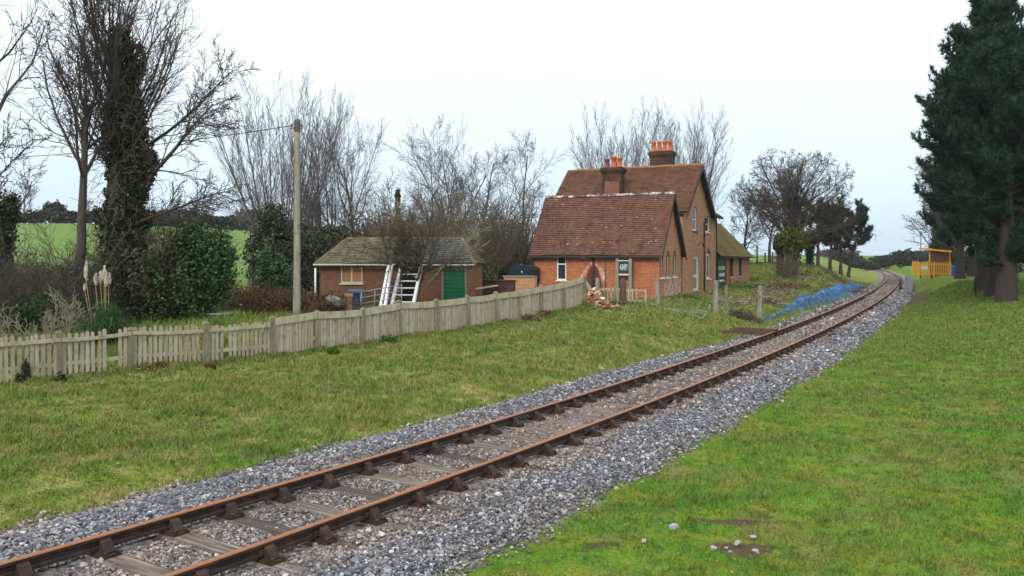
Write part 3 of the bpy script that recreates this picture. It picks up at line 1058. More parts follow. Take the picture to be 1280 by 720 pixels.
ppx = [-75, 75, 163, 256, 340, 395, 452, 499.5, 545, 584, 619.5, 648, 676, 703, 730]
ptop = [.98, 1.04, 1.02, 1.06, 1.08, 1.07, 1.09, 1.12, 1.10, 1.10, 1.10, 1.09, 1.10, 1.10, 1.10]
for i, px in enumerate(ppx):
    p = fp(px) - FO; p.z = gz(fp(px)) - FO.z
    h = ptop[i]; w = .062 if i != 3 else .075
    tl = Matrix.Rotation(rp.uniform(-.035, .035), 4, fnor) @ Matrix.Rotation(rp.uniform(-.03, .03), 4, fdir)
    mb = MB(); a = math.atan2(fdir.y, fdir.x)
    R = Matrix.Rotation(a, 4, 'Z')
    vs = [(-w, -w, -.3), (w, -w, -.3), (w, w, -.3), (-w, w, -.3), (-w, -w, h), (w, -w, h), (w, w, h), (-w, w, h), (-w * .45, -w * .45, h + .055), (w * .45, -w * .45, h + .055), (w * .45, w * .45, h + .055), (-w * .45, w * .45, h + .055)]
    if i == 2: vs = [(x, y, min(z, .93) if z < h else z - .06) for x, y, z in vs]
    vs = [tuple(tl @ R @ Vector(v)) for v in vs]
    mb.add(vs, [(3, 2, 1, 0), (0, 1, 5, 4), (1, 2, 6, 5), (2, 3, 7, 6), (3, 0, 4, 7), (4, 5, 9, 8), (5, 6, 10, 9), (6, 7, 11, 10), (7, 4, 8, 11), (8, 9, 10, 11)])
    mb.build('post', M['fencepost'], fence, loc=p)
for i in range(len(ppx) - 1):
    a = fp(ppx[i]); b = fp(ppx[i + 1]); L = (b - a).length; za, zb = gz(a), gz(b)
    u = (b - a).normalized()
    open_ = i < 4
    base = a - FO
    # rails
    for q, (hh, th, wd) in enumerate([(.86 if open_ else .97, .085 if open_ else .20, .03), (.30, .085, .035)]):
        mb = MB(); n = 8; sag = rp.uniform(.0, .03)
        off = fnor * (.052 if (q == 0) else -.0)
        tilt = rp.uniform(-.03, .03) if open_ else rp.uniform(-.012, .012)
        for k in range(n):
            t0, t1 = k / n, (k + 1) / n
            P = []
            for t in (t0, t1):
                P.append(u * (L * t) + off + Vector((0, 0, (zb - za) * t + za - FO.z + hh + tilt * (t - .5) - sag * math.sin(math.pi * t))))
            if k == 0: P[0] += u * .03
            mb.beam(P[0], P[1] + u * .0, wd, th)
        mb.build('rail', M['fencerail'], fence, loc=base)
    # pickets of this bay
    mb = MB(); s = .09; step = (.125 if open_ else .098)
    if i == 0: step = .128
    while s < L - .06:
        t = s / L; w = rp.uniform(.072, .086) if open_ else rp.uniform(.074, .088)
        z0 = za + (zb - za) * t - FO.z; top = (1.0 if open_ else 1.0) + rp.uniform(-.025, .03)
        if not open_: top = .93
        lean = rp.gauss(0, .018) if open_ else rp.gauss(0, .004)
        if i == 2 and t > .72: lean += .08 * (t - .72) / .28 + .02
        if i == 3: top -= .04
        if open_ and rp.random() < .05: s += step; continue
        g0 = -.02 if not open_ else rp.uniform(-.02, .05)
        c0 = u * s + fnor * (.018 + rp.uniform(-.003, .003)) + Vector((0, 0, z0 + g0))
        c1 = u * (s - lean * 1.0) + fnor * (.018 + rp.uniform(-.012, .012)) + Vector((0, 0, z0 + top))
        hw = u * (w / 2); th = fnor * .011
        mid = c1 - Vector((0, 0, .03))
        pts = []
        for sg in (-1, 1):
            pts += [c0 - hw + th * sg, c0 + hw + th * sg, mid + hw + th * sg, c1 + hw * .45 + th * sg, c1 - hw * .45 + th * sg, mid - hw + th * sg]
        mb.add([tuple(p) for p in pts], [(0, 5, 4, 3, 2, 1), (6, 7, 8, 9, 10, 11)] + [(k, (k + 1) % 6, (k + 1) % 6 + 6, k + 6) for k in range(6)])
        s += step * rp.uniform(.93, 1.08)
    mb.build('picket_panel', M['fencewood'], fence, loc=base)


# ---------------------------------------------------------------- tiled slopes
def tiled(mb, e0, e1, r0, r1, course=.14, lift=.034, wob=.012, seg=.5, rnd=None):
    """courses of tiles between the eave line e0-e1 and the ridge line r0-r1"""
    rnd = rnd or rp
    e0, e1, r0, r1 = map(Vector, (e0, e1, r0, r1))
    nrm = (e1 - e0).cross(r0 - e0).normalized()
    if nrm.z < 0: nrm = -nrm
    n = max(2, int((r0 - e0).length / course)); m = max(2, int((e1 - e0).length / seg))
    ph = [rnd.uniform(0, 6) for _ in range(4)]

    def P(i, j):
        t = i / n; s = j / m
        a = e0.lerp(r0, t); b = e1.lerp(r1, t)
        sag = wob * 1.6 * (math.sin(s * 5 + ph[0]) * math.sin(t * 4 + ph[1])) + wob * .5 * math.sin(s * 17 + ph[2] + t * 3)
        return a.lerp(b, s) + nrm * sag
    vs, fs = [], []
    for i in range(n):
        for j in range(m):
            o = [rnd.uniform(-.005, .007) for _ in range(2)]
            p0, p1, p2, p3 = P(i, j), P(i, j + 1), P(i + 1, j + 1), P(i + 1, j)
            q0, q1 = p0 + nrm * (lift + o[0]), p1 + nrm * (lift + o[0])
            k = len(vs); vs += [q0, q1, p2, p3, p0, p1]
            fl = (e1 - e0).cross(r0 - e0).z > 0
            f = [(k, k + 1, k + 2, k + 3), (k + 4, k + 5, k + 1, k)]
            fs += f if fl else [tuple(reversed(x)) for x in f]
    mb.add([tuple(v) for v in vs], fs)


def ridge_tiles(mb, a, b, r=.12, step=.33):
    a, b = Vector(a), Vector(b); d = (b - a); n = max(1, int(d.length / step)); u = d.normalized(); sd = Vector((u.y, -u.x, 0)).normalized()
    for i in range(n):
        p = a + d * (i / n); q = a + d * ((i + .97) / n); dz = rp.uniform(-.012, .015)
        ring = []
        for e in (p, q):
            for k in range(7):
                an = math.pi * (k / 6.0) * 1.15 - .075 * math.pi
                ring.append(tuple(e + sd * (math.cos(an) * r) + Vector((0, 0, math.sin(an) * r * .9 + dz))))
        mb.add(ring, [(k, k + 1, k + 8, k + 7) for k in range(6)] + [tuple(range(6, -1, -1)), tuple(range(7, 14))])


def window_unit(name, parent, o, u, n, w, h, depth=.10, frame=.05, bars=(), mull=(), sill=None, fm='white', gm='glass', arch=0.0, barw=.035):
    """window set in its opening: o bottom-left corner on the wall face"""
    o, u, n = Vector(o), Vector(u), Vector(n); z = Vector((0, 0, 1))
    P = lambda a, b, d: o + u * a + z * b - n * d
    mb = MB()

    def bar(a0, b0, a1, b1, d0=depth - .045, d1=depth):
        mb.prism([P(a0, b0, d1), P(a1, b0, d1), P(a1, b1, d1), P(a0, b1, d1)], n * (d1 - d0))
    e = .002
    bar(e, e, frame, h - e); bar(w - frame, e, w - e, h - e); bar(frame, e, w - frame, frame); bar(frame, h - frame, w - frame, h - e)
    for b in bars: bar(frame, b - barw / 2, w - frame, b + barw / 2, depth - .04, depth)
    for a in mull: bar(a - barw / 2, frame, a + barw / 2, h - frame, depth - .042, depth)
    f = mb.build(name, M[fm], parent)
    g = MB(); g.face([P(0, 0, depth - .012), P(w, 0, depth - .012), P(w, h, depth - .012), P(0, h, depth - .012)])
    g.build('pane', M[gm], f)
    if sill:
        s = MB(); s.prism([P(-.06, -.075, .06), P(w + .06, -.075, .06), P(w + .06, -.004, .06), P(-.06, -.004, .06)], n * .12)
        s.build('sill', M[sill], f)
    return f


# ---------------------------------------------------------------- station house
HX, HY, HZ0 = 8.06, 46.0, .40
house = empty('station_house', (HX, HY, HZ0), ROT, 'two storey red brick station house with steep tiled gables and clay chimney pots', 'house')


def LW(px):            # distance along the track-side face for an image column
    k = (px - CX) / F
    return (k * HY - HX) / (VX - k * VY)


def LF(px):            # distance leftwards along the front wall
    k = (px - CX) / F
    return (HX - k * HY) / (WX - k * WY) if False else (HX - k * HY) / (WX + k * -WY)


def zl(py, z): return PH(py, z) - HZ0


UX, UY, NX, NY = Vector((1, 0, 0)), Vector((0, 1, 0)), Vector((1, 0, 0)), Vector((0, -1, 0))
E1, R1 = 2.84, 6.00             # front wing: eave and ridge heights
W1, D1 = 7.5, 4.6
# --- front wing walls
a0 = -LF(696); a1 = -LF(707.7)
wz0, wz1 = 1.10, 2.50
mb = MB()
mb.wall((-W1, 0, 0), UX, NY, [(0, -.5), (W1, -.5), (W1, E1), (0, E1)], [[(W1 + a0, wz0), (W1 + a1, wz0), (W1 + a1, wz1), (W1 + a0, wz1)]])
mb.mi = 1
lans = []
for c in (827.0, 835.0, 843.2):
    c0, c1 = LW(c - 2.1), LW(c + 2.1)
    lans.append((c0, c1))
hol = [[(p, 1.30), (q, 1.30), (q, 2.5), ((p + q) / 2, 2.9), (p, 2.5)] for p, q in lans]
mb.wall((0, 0, 0), UY, NX, [(0, -.5), (D1, -.5), (D1, E1), (D1 / 2, R1 - .05), (0, E1)], hol, .14)
mb.mi = 0
mb.wall((-W1, D1, 0), -UY, -NX, [(0, -.5), (D1, -.5), (D1, E1), (D1 / 2, R1 - .05), (0, E1)])
mb.wall((0, D1, 0), -UX, -NY, [(0, -.5), (W1, -.5), (W1, E1), (0, E1)])
mb.build('wall', [M['brick'], M['brick_tan']], house)
w = window_unit('window', house, (a0, 0, wz0), UX, NY, a1 - a0, wz1 - wz0, .08, .07, bars=(.92,), sill='white', fm='white', barw=.07)
for p, q in lans:
    fr = MB(); wd = q - p; dep = .10
    X0 = -dep
    out = [(p + .004, 1.304), (q - .004, 1.304), (q - .004, 2.5), ((p + q) / 2, 2.89), (p + .004, 2.5)]
    cx_, cz_ = (p + q) / 2, 1.95
    inn = [(cx_ + (y - cx_) * .74, cz_ + (z - cz_) * .93) for y, z in out]
    for k in range(5):
        a, b, c, d = out[k], out[(k + 1) % 5], inn[(k + 1) % 5], inn[k]
        fr.face([(X0, a[0], a[1]), (X0, b[0], b[1]), (X0, c[0], c[1]), (X0, d[0], d[1])])
        fr.face([(X0, d[0], d[1]), (X0, c[0], c[1]), (X0 - .03, c[0], c[1]), (X0 - .03, d[0], d[1])])
    f = fr.build('lancet_window', M['offwhite'], house); f['label'] = 'narrow pointed window of the gable'
    g = MB(); g.face([(X0 - .02, y, z) for y, z in out]); g.build('pane', M['glass'], f)
    s = MB(); s.box((-.1, p - .08, 1.21), (.07, q + .08, 1.296)); s.build('sill', M['white'], f)
# pale flaking lower wall under the lancets
mb = MB(); mb.face([(.005, .9, -.5), (.005, D1 - .02, -.5), (.005, D1 - .02, 1.15), (.005, 1.6, 1.2), (.005, 1.0, .9)])
mb.build('limewashed_plinth', M['brick_wash'], house)
# brick quoin pier at the corner
mb = MB(); mb.box((-.45, -.06, -.5), (.035, -.002, 1.75)); mb.box((.002, -.058, -.5), (.035, .30, 1.75))
mb.build('corner_pier', M['brick'], house)
# scar of a vanished lean-to, with dark red paint inside
mb = MB()
xs = -LF(742)
for pts in ([(xs - .08, 2.05), (xs - .34, 1.78), (xs - .72, .95), (xs - 1.25, .35), (xs - 1.45, .35), (xs - .62, 1.62), (xs - .08, 2.26)], [(xs + .08, 2.05), (xs + .30, 1.78), (xs + .52, 1.1), (xs + .80, 1.0), (xs + .58, 1.72), (xs + .08, 2.26)]):
    mb.face([(x, -.005, z) for x, z in pts])
mb.build('whitewash_scar', M['scar'], house)
mb = MB(); mb.face([(x, -.004, z) for x, z in [(xs - .95, -.3), (xs + .75, -.3), (xs + .5, .9), (xs + .27, 1.72), (xs, 2.0), (xs - .27, 1.72), (xs - .75, .55)]])
mb.build('painted_patch', M['redpaint'], house)
mb = MB(); mb.tube([(xs, -.07, -.3), (xs, -.07, E1 - .1)], .055, 8)
for q in (.5, 1.5, 2.4): mb.box((xs - .08, -.10, q), (xs + .08, -.012, q + .05))
mb.build('downpipe', M['black'], house)
x2 = -LF(757)
mb = MB(); mb.tube([(x2, -.04, .2), (x2, -.04, 2.6)], .03, 8); mb.build('conduit', M['lead'], house)
# roof of the front wing
mb = MB(); ov, oe = .28, .30
sl1 = (R1 - E1) / (D1 / 2)
mb.mi = 0
tiled(mb, (-W1 - ov, -oe, E1 - oe * sl1 + .10), (ov, -oe, E1 - oe * sl1 + .10), (-W1 - ov, D1 / 2, R1 + .10), (ov, D1 / 2, R1 + .10), wob=.022)
tiled(mb, (ov, D1 + oe, E1 - oe * sl1 + .10), (-W1 - ov, D1 + oe, E1 - oe * sl1 + .10), (ov, D1 / 2, R1 + .10), (-W1 - ov, D1 / 2, R1 + .10), wob=.022)
rf = mb.build('roof', M['tiles'], house)
mb = MB(); ridge_tiles(mb, (-W1 - ov, D1 / 2, R1 + .05), (ov, D1 / 2, R1 + .05), .13); mb.build('ridge_cap', M['ridge'], rf)


def barge(par, x, ymid, half, ez, rz_, oe, t=.05, h=.26, face=1, drop=.02):
    """pair of bargeboards and the soffit under the verge"""
    s = (rz_ - ez) / half
    for sg in (-1, 1):
        m = MB()
        e = Vector((x, ymid + sg * (half + oe), ez - oe * s + drop)); r = Vector((x, ymid, rz_ + drop))
        m.prism([e, r, r - Vector((0, 0, h)), e - Vector((0, 0, h))], Vector((-t * face, 0, 0)))
        m.build('bargeboard', M['black'], par)


def soffit(par, x0, x1, ymid, half, ez, rz_, oe, drop):
    s = (rz_ - ez) / half; m = MB()
    for sg in (-1, 1):
        e = ymid + sg * (half + oe); ze = ez - oe * s + drop
        q = [(x0, e, ze), (x1, e, ze), (x1, ymid, rz_ + drop), (x0, ymid, rz_ + drop)]
        m.prism([Vector(a) for a in q], Vector((0, 0, .035)))
    m.build('soffit', M['black'], par)


barge(rf, ov, D1 / 2, D1 / 2, E1, R1, oe, drop=.085); barge(rf, -W1 - ov, D1 / 2, D1 / 2, E1, R1, oe, face=-1, drop=.085)
soffit(rf, -W1 - ov + .055, ov - .055, D1 / 2, D1 / 2, E1, R1, oe - .02, -.03)
gz_ = E1 - oe * sl1
mb = MB(); mb.box((-W1 - ov, -oe - .10, gz_ - .03), (ov, -oe + .012, gz_ + .085)); mb.build('gutter', M['black'], house)
mb = MB(); mb.box((-W1 - .02, -.05, E1 - .26), (.06, -.012, E1 - .02)); mb.build('eaves_board', M['black'], house)
# lamps under the eave
xl = -LF(731)
mb = MB(); mb.box((xl - .12, -.30, 2.36), (xl + .12, -.14, 2.50)); mb.box((xl - .03, -.14, 2.40), (xl + .03, -.01, 2.46)); mb.build('flood_lamp', M['white'], house)
mb = MB(); mb.lathe([(.001, 2.62), (.05, 2.6), (.09, 2.42), (.07, 2.30), (.001, 2.28)], (-W1 - .28, -.05, 0), 10); mb.box((-W1 - .30, -.03, 2.5), (-W1 - .004, -.005, 2.54)); mb.build('wall_lantern', M['white'], house)

# --- main two storey block
Y0, Y1, YR = 5.12, 12.45, 8.85
E2, R2 = 5.30, 8.28
WM = 8.7
hm = (Y1 - Y0) / 2; YR = (Y0 + Y1) / 2
op = []
uw1 = (LW(865.3), LW(871.8)); uw2 = (LW(880.8), LW(887.6)); dr = (LW(867.0), LW(873.6)); lw = (LW(882.9), LW(888.4))
UB1, UT1, UT2 = 4.10, 5.60, 5.18
op.append([(uw1[0], UB1), (uw1[1], UB1), (uw1[1], UT1), (uw1[0], UT1)])
op.append([(uw2[0], UB1), (uw2[1], UB1), (uw2[1], UT2), (uw2[0], UT2)])
DB, DT = .28, 2.48
op.append([(dr[0], DB), (dr[1], DB), (dr[1], DT), (dr[0], DT)])
LB, LT, LA = 1.0, 2.65, 3.08
op.append([(lw[0], LB), (lw[1], LB), (lw[1], LT), ((lw[0] + lw[1]) / 2, LA), (lw[0], LT)])
off = lambda h: [(a - Y0, b) for a, b in h]
mb = MB()
mb.wall((0, Y0, 0), UY, NX, [(0, -.5), (Y1 - Y0, -.5), (Y1 - Y0, E2), (hm, R2 - .05), (0, E2)], [off(h) for h in op], .16)
mb.wall((0, Y1, 0), UY, NX, [(0, -.5), (1.75, -.5), (1.75, E2), (0, E2)])
mb.wall((-WM, Y0, 0), UX, NY, [(0, -.5), (WM, -.5), (WM, E2), (0, E2)])
mb.wall((-WM, Y1, 0), -UY, -NX, [(0, -.5), (Y1 - Y0, -.5), (Y1 - Y0, E2), (hm, R2 - .05), (0, E2)])
mb.wall((0, Y1 + 1.75, 0), -UX, -NY, [(0, -.5), (WM, -.5), (WM, E2), (0, E2)])
mb.wall((-WM, Y1 + 1.75, 0), -UY, -NX, [(0, -.5), (1.75, -.5), (1.75, E2), (0, E2)])
mb.wall((-.7, D1, 0), UY, NX, [(0, -.5), (Y0 - D1, -.5), (Y0 - D1, E2 - .4), (0, E2 - .4)])
mb.build('wall', M['brick_tan'], house)
window_unit('window', house, (0, uw1[0], UB1), UY, NX, uw1[1] - uw1[0], UT1 - UB1, .13, .10, bars=(.72,), sill='lead', gm='reflection_tint', barw=.05)
window_unit('window', house, (0, uw2[0], UB1), UY, NX, uw2[1] - uw2[0], UT2 - UB1, .13, .10, bars=(.55,), sill='white', gm='glass', barw=.05)
f = window_unit('window', house, (0, lw[0], LB), UY, NX, lw[1] - lw[0], LT - LB, .14, .10, mull=((lw[1] - lw[0]) / 2,), sill='white', gm='glass')
g = MB(); yc = (lw[0] + lw[1]) / 2; g.face([(-.12, lw[0], LT), (-.12, lw[1], LT), (-.12, yc, LA)]); g.build('arched_head', M['reflection_tint'], f)
d = window_unit('door', house, (0, dr[0], DB), UY, NX, dr[1] - dr[0], DT - DB, .12, .16, bars=(.95,), sill='concrete', gm='reflection_tint', barw=.16)
d['label'] = 'white glazed door facing the track'
# string marks of an old canopy and the meter box
for yy, q0, q1 in ((dr[1] + .35, .35, 2.45),):
    mb = MB(); mb.box((.002, yy, q0), (.03, yy + .12, q1)); mb.build('cover_strip', M['terracotta'], house)
# lamp bracket above the door
mb = MB(); yb = LW(871.5)
mb.tube([(.01, yb, 3.15), (.25, yb, 3.4), (.42, yb, 3.35)], .022, 6); mb.lathe([(.001, .05), (.06, .04), (.10, -.12), (.05, -.26), (.001, -.27)], (.42, yb, 3.33), 8); mb.build('lamp_bracket', M['black'], house)
# downpipes
yp = LW(879.2)
mb = MB(); mb.tube([(.08, yp, -.3), (.08, yp, 4.75)], .05, 8)
for q in (.8, 2.3, 3.8): mb.box((.012, yp - .08, q), (.13, yp + .08, q + .05))
mb.build('downpipe', M['black'], house)
mb = MB(); mb.tube([(.06, Y1 + 1.62, -.3), (.06, Y1 + 1.62, E2 - .2)], .045, 8); mb.build('downpipe', M['black'], house)
mb = MB(); mb.tube([(-.55, D1 + .2, -.3), (-.55, D1 + .2, 5.0)], .06, 8); mb.build('downpipe', M['black'], house)
# roof of the main block
mb = MB(); ov, oe = .36, .30; s2 = (R2 - E2) / hm
tiled(mb, (-WM - .25, Y0 - oe, E2 - oe * s2 + .10), (ov, Y0 - oe, E2 - oe * s2 + .10), (-WM - .25, YR, R2 + .10), (ov, YR, R2 + .10), wob=.02)
tiled(mb, (ov, Y1 + oe, E2 - oe * s2 + .10), (-WM - .25, Y1 + oe, E2 - oe * s2 + .10), (ov, YR, R2 + .10), (-WM - .25, YR, R2 + .10), wob=.02)
rf = mb.build('roof', M['tiles_main'], house)
mb = MB(); ridge_tiles(mb, (-WM - .25, YR, R2 + .05), (ov, YR, R2 + .05), .13); mb.build('ridge_cap', M['ridge_plain'], rf)
barge(rf, ov, YR, hm, E2, R2, oe, t=.06, h=.32, drop=.085); barge(rf, -WM - .25, YR, hm, E2, R2, oe, face=-1, drop=.085)
soffit(rf, -WM - .19, ov - .065, YR, hm, E2, R2, oe - .02, -.03)
# lower roof over the narrow end bay
mb = MB()
tiled(mb, (.40, Y1 + 2.1, E2 - .05), (.40, Y1 + .1, E2 - .05), (-1.9, Y1 + 2.1, E2 + 1.35), (-1.9, Y1 + .1, E2 + 1.35))
tiled(mb, (-WM, Y1 + 2.1, E2 - .05), (.40, Y1 + 2.1, E2 - .05), (-WM, Y1 + .2, E2 + 1.2), (-1.5, Y1 + .2, E2 + 1.2))
rl_ = mb.build('roof', M['tiles_main'], house)
mb = MB(); mb.box((.30, Y1 + .35, E2 - .20), (.42, Y1 + 2.1, E2 - .06)); mb.build('gutter', M['black'], rl_)


# --- chimneys
def chimney(x0, x1, y0, y1, z0, z1, pots, mats, cap=.10, potm=(), body=None):
    mb = MB(); mb.box((x0, y0, z0), (x1, y1, z1 - .34))
    for i, (e, a, b) in enumerate(((.06, .34, .22), (.12, .22, .08), (.07, .08, 0.0))):
        mb.box((x0 - e, y0 - e, z1 - a + .002), (x1 + e, y1 + e, z1 - b))
    c = mb.build('chimney', mats, house)
    for (x, y, h, r, m) in pots:
        p = MB(); p.lathe([(r * 1.15, -.04), (r * 1.15, .06), (r * .95, .09), (r * .86, h - .14), (r * 1.08, h - .12), (r * 1.10, h - .03), (r * .95, h), (r * .75, h), (r * .72, h - .25)], (x, y, z1 + .02), 12)
        p.build('chimney_pot', M[m], c)
    mb = MB(); mb.box((x0 + .05, y0 + .05, z1 - .01), (x1 - .05, y1 - .05, z1 + .05)); mb.build('flaunching', M['lead'], c)
    return c


xf = -4.73
chimney(xf - .66, xf + .60, 5.75, 6.5, 5.5, 8.12, [(xf - .42, 6.12, .58, .15, 'pot_dark'), (xf + .02, 6.12, .70, .16, 'pot'), (xf + .40, 6.12, .62, .15, 'pot')], M['brick_dark'])
# brick red patch of the stack, washed clean by rain
mb = MB(); mb.face([(xf - .50, 5.745, 5.8), (xf + .50, 5.745, 5.8), (xf + .46, 5.745, 7.2), (xf - .46, 5.745, 7.25)]); mb.build('clean_brick', M['brick_shed'], house)
xr = -2.55
chimney(xr - .72, xr + .72, 9.15, 9.95, 7.6, 9.42, [(xr - .56 + k * .37, 9.55, .68, .145, 'pot') for k in range(4)], M['brick_dark'])
mb = MB(); mb.tube([(xr + .78, 9.2, 8.2), (xr + .78, 9.2, 10.2)], .018, 6); mb.build('aerial_mast', M['lead'], house)

# --- far single storey wing
YA, YB = Y1 + 1.75, 27.0
E3, R3 = 2.72, 5.15
DW = 5.0
bd = (LW(895.6), LW(905.6)); fw1 = (LW(912.4), LW(916.8)); fw2 = (LW(923.6), LW(927.6))
hz = [[(fw1[0] - YA, .95), (fw1[1] - YA, .95), (fw1[1] - YA, 2.42), (fw1[0] - YA, 2.42)], [(fw2[0] - YA, .95), (fw2[1] - YA, .95), (fw2[1] - YA, 2.42), (fw2[0] - YA, 2.42)]]
mb = MB()
mb.wall((0, YA, 0), UY, NX, [(.004, -.5), (YB - YA, -.5), (YB - YA, E3), (.004, E3)], hz, .16)
mb.wall((0, YB, 0), -UX, -NY, [(0, -.5), (DW, -.5), (DW, E3), (DW / 2, R3), (0, E3)])
mb.wall((-DW, YB, 0), -UY, -NX, [(0, -.5), (YB - YA, -.5), (YB - YA, E3), (0, E3)])
mb.build('wall', M['brick_tan'], house)
for q in (fw1, fw2): window_unit('window', house, (0, q[0], .95), UY, NX, q[1] - q[0], 1.47, .13, .07, bars=(.75,), mull=((q[1] - q[0]) / 2,), sill='offwhite', fm='lead', gm='glass')
mb = MB(); mb.box((.003, bd[1] + .1, -.5), (.14, fw1[0] - .9, E3 - .05)); mb.build('brick_pier', M['brick'], house)
mb = MB(); mb.box((.003, fw1[0] - .85, -.5), (.12, fw1[0] - .45, E3 - .06)); mb.build('door_post', M['black'], house)
mb = MB(); oe = .32; s3 = (R3 - E3) / (DW / 2)
tiled(mb, (oe, YB + .25, E3 - oe * s3 + .09), (oe, YA + .01, E3 - oe * s3 + .09), (-DW / 2, YB + .25, R3 + .09), (-DW / 2, YA + .01, R3 + .09), wob=.03)
tiled(mb, (-DW - oe, YA + .01, E3 - oe * s3 + .09), (-DW - oe, YB + .25, E3 - oe * s3 + .09), (-DW / 2, YA + .01, R3 + .09), (-DW / 2, YB + .25, R3 + .09), wob=.03)
rf = mb.build('roof', M['tiles_moss'], house)
mb = MB(); ridge_tiles(mb, (-DW / 2, YA + .01, R3 + .04), (-DW / 2, YB + .25, R3 + .04), .13); mb.build('ridge_cap', M['ridge_plain'], rf)
mb = MB(); mb.box((oe - .02, YA + .01, E3 - oe * s3 - .03), (oe + .10, YB + .2, E3 - oe * s3 + .07)); mb.build('gutter', M['black'], rf)
mb = MB(); mb.box((.012, YA + .01, E3 - .22), (.05, YB, E3 - .02)); mb.build('eaves_board', M['black'], rf)


# ---------------------------------------------------------------- lettering
def lettering(txt, size, mat, parent, loc, rot, sx=1.0, ext=.006, bold=0.0, name='lettering', space=1.0):
    cu = bpy.data.curves.new('text', 'FONT'); cu.body = txt; cu.size = size; cu.extrude = ext; cu.align_x = 'CENTER'; cu.align_y = 'CENTER'; cu.offset = bold; cu.space_character = space
    o = bpy.data.objects.new('text', cu); C.objects.link(o)
    bpy.context.view_layer.update()
    me = bpy.data.meshes.new_from_object(o.evaluated_get(bpy.context.evaluated_depsgraph_get()))
    bpy.data.objects.remove(o); bpy.data.curves.remove(cu)
    me.materials.clear(); me.materials.append(mat)
    r = bpy.data.objects.new(name, me); C.objects.link(r)
    if parent: r.parent = parent
    r.location = loc; r.rotation_euler = rot; r.scale = (sx, 1, 1)
    return r


# green notice board leaning on the far wing
gb = empty('notice_board', (0, 0, 0), 0, 'tall dark green board with three lines of white lettering on the far wing wall', 'sign')
T = Matrix.Translation((HX, HY, HZ0)) @ Matrix.Rotation(ROT, 4, 'Z')
bw = bd[1] - bd[0]
gb.matrix_world = T @ Matrix.Translation((.06, bd[0] + bw / 2 + .02, .12))
mb = MB(); mb.box((-.03, -bw / 2 + .03, 0), (.03, bw / 2 - .03, 2.45)); mb.build('board', M['boardgreen'], gb)
for txt, zz, sz, sx in (('STATION', 1.52, .40, 1.22), ('HOUSE', 1.05, .34, 1.75), ('PRIVATE', .62, .22, 1.9)):
    lettering(txt, sz, M['white'], gb, (.034, 0, zz), (math.pi / 2, 0, math.pi / 2), sx, bold=.008)

# black and white station nameboard between two concrete posts
zs = 46.2
sx0, sx1 = PX(774.5, zs), PX(790.5, zs)
pa = T @ Vector((-LF(774.3), -.35, 0)); pb = T @ Vector((-LF(790.6), -.35, 0))
ns = empty('station_nameboard', ((pa.x + pb.x) / 2, (pa.y + pb.y) / 2, .45), ROT, 'black station nameboard lettered in white between two grey posts', 'sign')
hw = (pb - pa).length / 2
for e in (-1, 1):
    mb = MB(); mb.box((e * hw - .085, -.075, -.5), (e * hw + .085, .075, 2.25)); mb.add([(e * hw - .085, -.075, 2.25), (e * hw + .085, -.075, 2.25), (e * hw + .085, .075, 2.25), (e * hw - .085, .075, 2.25), (e * hw, 0, 2.31)], [(0, 1, 4), (1, 2, 4), (2, 3, 4), (3, 0, 4)])
    mb.build('post', M['concrete'], ns)
mb = MB(); mb.box((-hw + .09, -.04, 1.46), (hw - .09, .01, 2.15)); mb.build('board', M['signblack'], ns)
mb = MB(); mb.box((-hw + .09, -.055, 2.152), (hw - .09, .02, 2.20)); mb.box((-hw + .09, -.05, 1.36), (hw - .09, .015, 1.45)); mb.build('board_rail', M['offwhite'], ns)
lettering('ASHEY', .46, M['white'], ns, (0, -.043, 1.80), (math.pi / 2, 0, 0), .275, bold=.004, space=1.22)


# ---------------------------------------------------------------- brick outhouse with the green door
SX, SY = -1.9, 40.0
SZ = H1(SX, SY) - .05
SROT = -math.radians(5); SWX, SWY = math.cos(SROT), math.sin(SROT)
shed = empty('brick_outhouse', (SX, SY, SZ), SROT, 'low brick outhouse with a mossy tiled roof and green roller door', 'outhouse')
SL, SD = 9.2, 4.0
es, rs_ = 2.58 - SZ, 3.66 - SZ
SL = 7.45


def SLF(px):
    k = (px - CX) / F
    return (SX - k * SY) / (SWX - k * SWY)


wx0, wx1 = -SLF(426), -SLF(453); dx0, dx1 = -SLF(554.6), -SLF(581)
wz0, wz1 = 1.56 - SZ, 2.46 - SZ; dz1 = 2.50 - SZ
mb = MB()
mb.wall((-SL, 0, 0), UX, NY, [(0, -.6), (SL, -.6), (SL, es), (0, es)], [[(SL + wx0, wz0), (SL + wx1, wz0), (SL + wx1, wz1), (SL + wx0, wz1)], [(SL + dx0, -.5), (SL + dx1, -.5), (SL + dx1, dz1), (SL + dx0, dz1)]], .10)
mb.wall((0, 0, 0), UY, NX, [(0, -.6), (SD, -.6), (SD, es), (0, es)])
mb.wall((-SL, SD, 0), -UY, -NX, [(0, -.6), (SD, -.6), (SD, es), (0, es)])
mb.wall((0, SD, 0), -UX, -NY, [(0, -.6), (SL, -.6), (SL, es), (0, es)])
mb.build('wall', M['brick_shed'], shed)
window_unit('window', shed, (wx0, 0, wz0), UX, NY, wx1 - wx0, wz1 - wz0, .06, .06, bars=(), mull=((wx1 - wx0) * .5,), sill='offwhite', fm='offwhite', gm='ply', barw=.07)
mb = MB(); n = 13
for i in range(n):
    z0 = -.5 + (dz1 + .5) * i / n; z1 = -.5 + (dz1 + .5) * (i + 1) / n
    mb.prism([(dx0, .07, z0), (dx0, .05, z0 + .02), (dx0, .035, z1 - .03), (dx0, .07, z1)], (dx1 - dx0, 0, 0))
mb.build('roller_door', M['doorgreen'], shed)
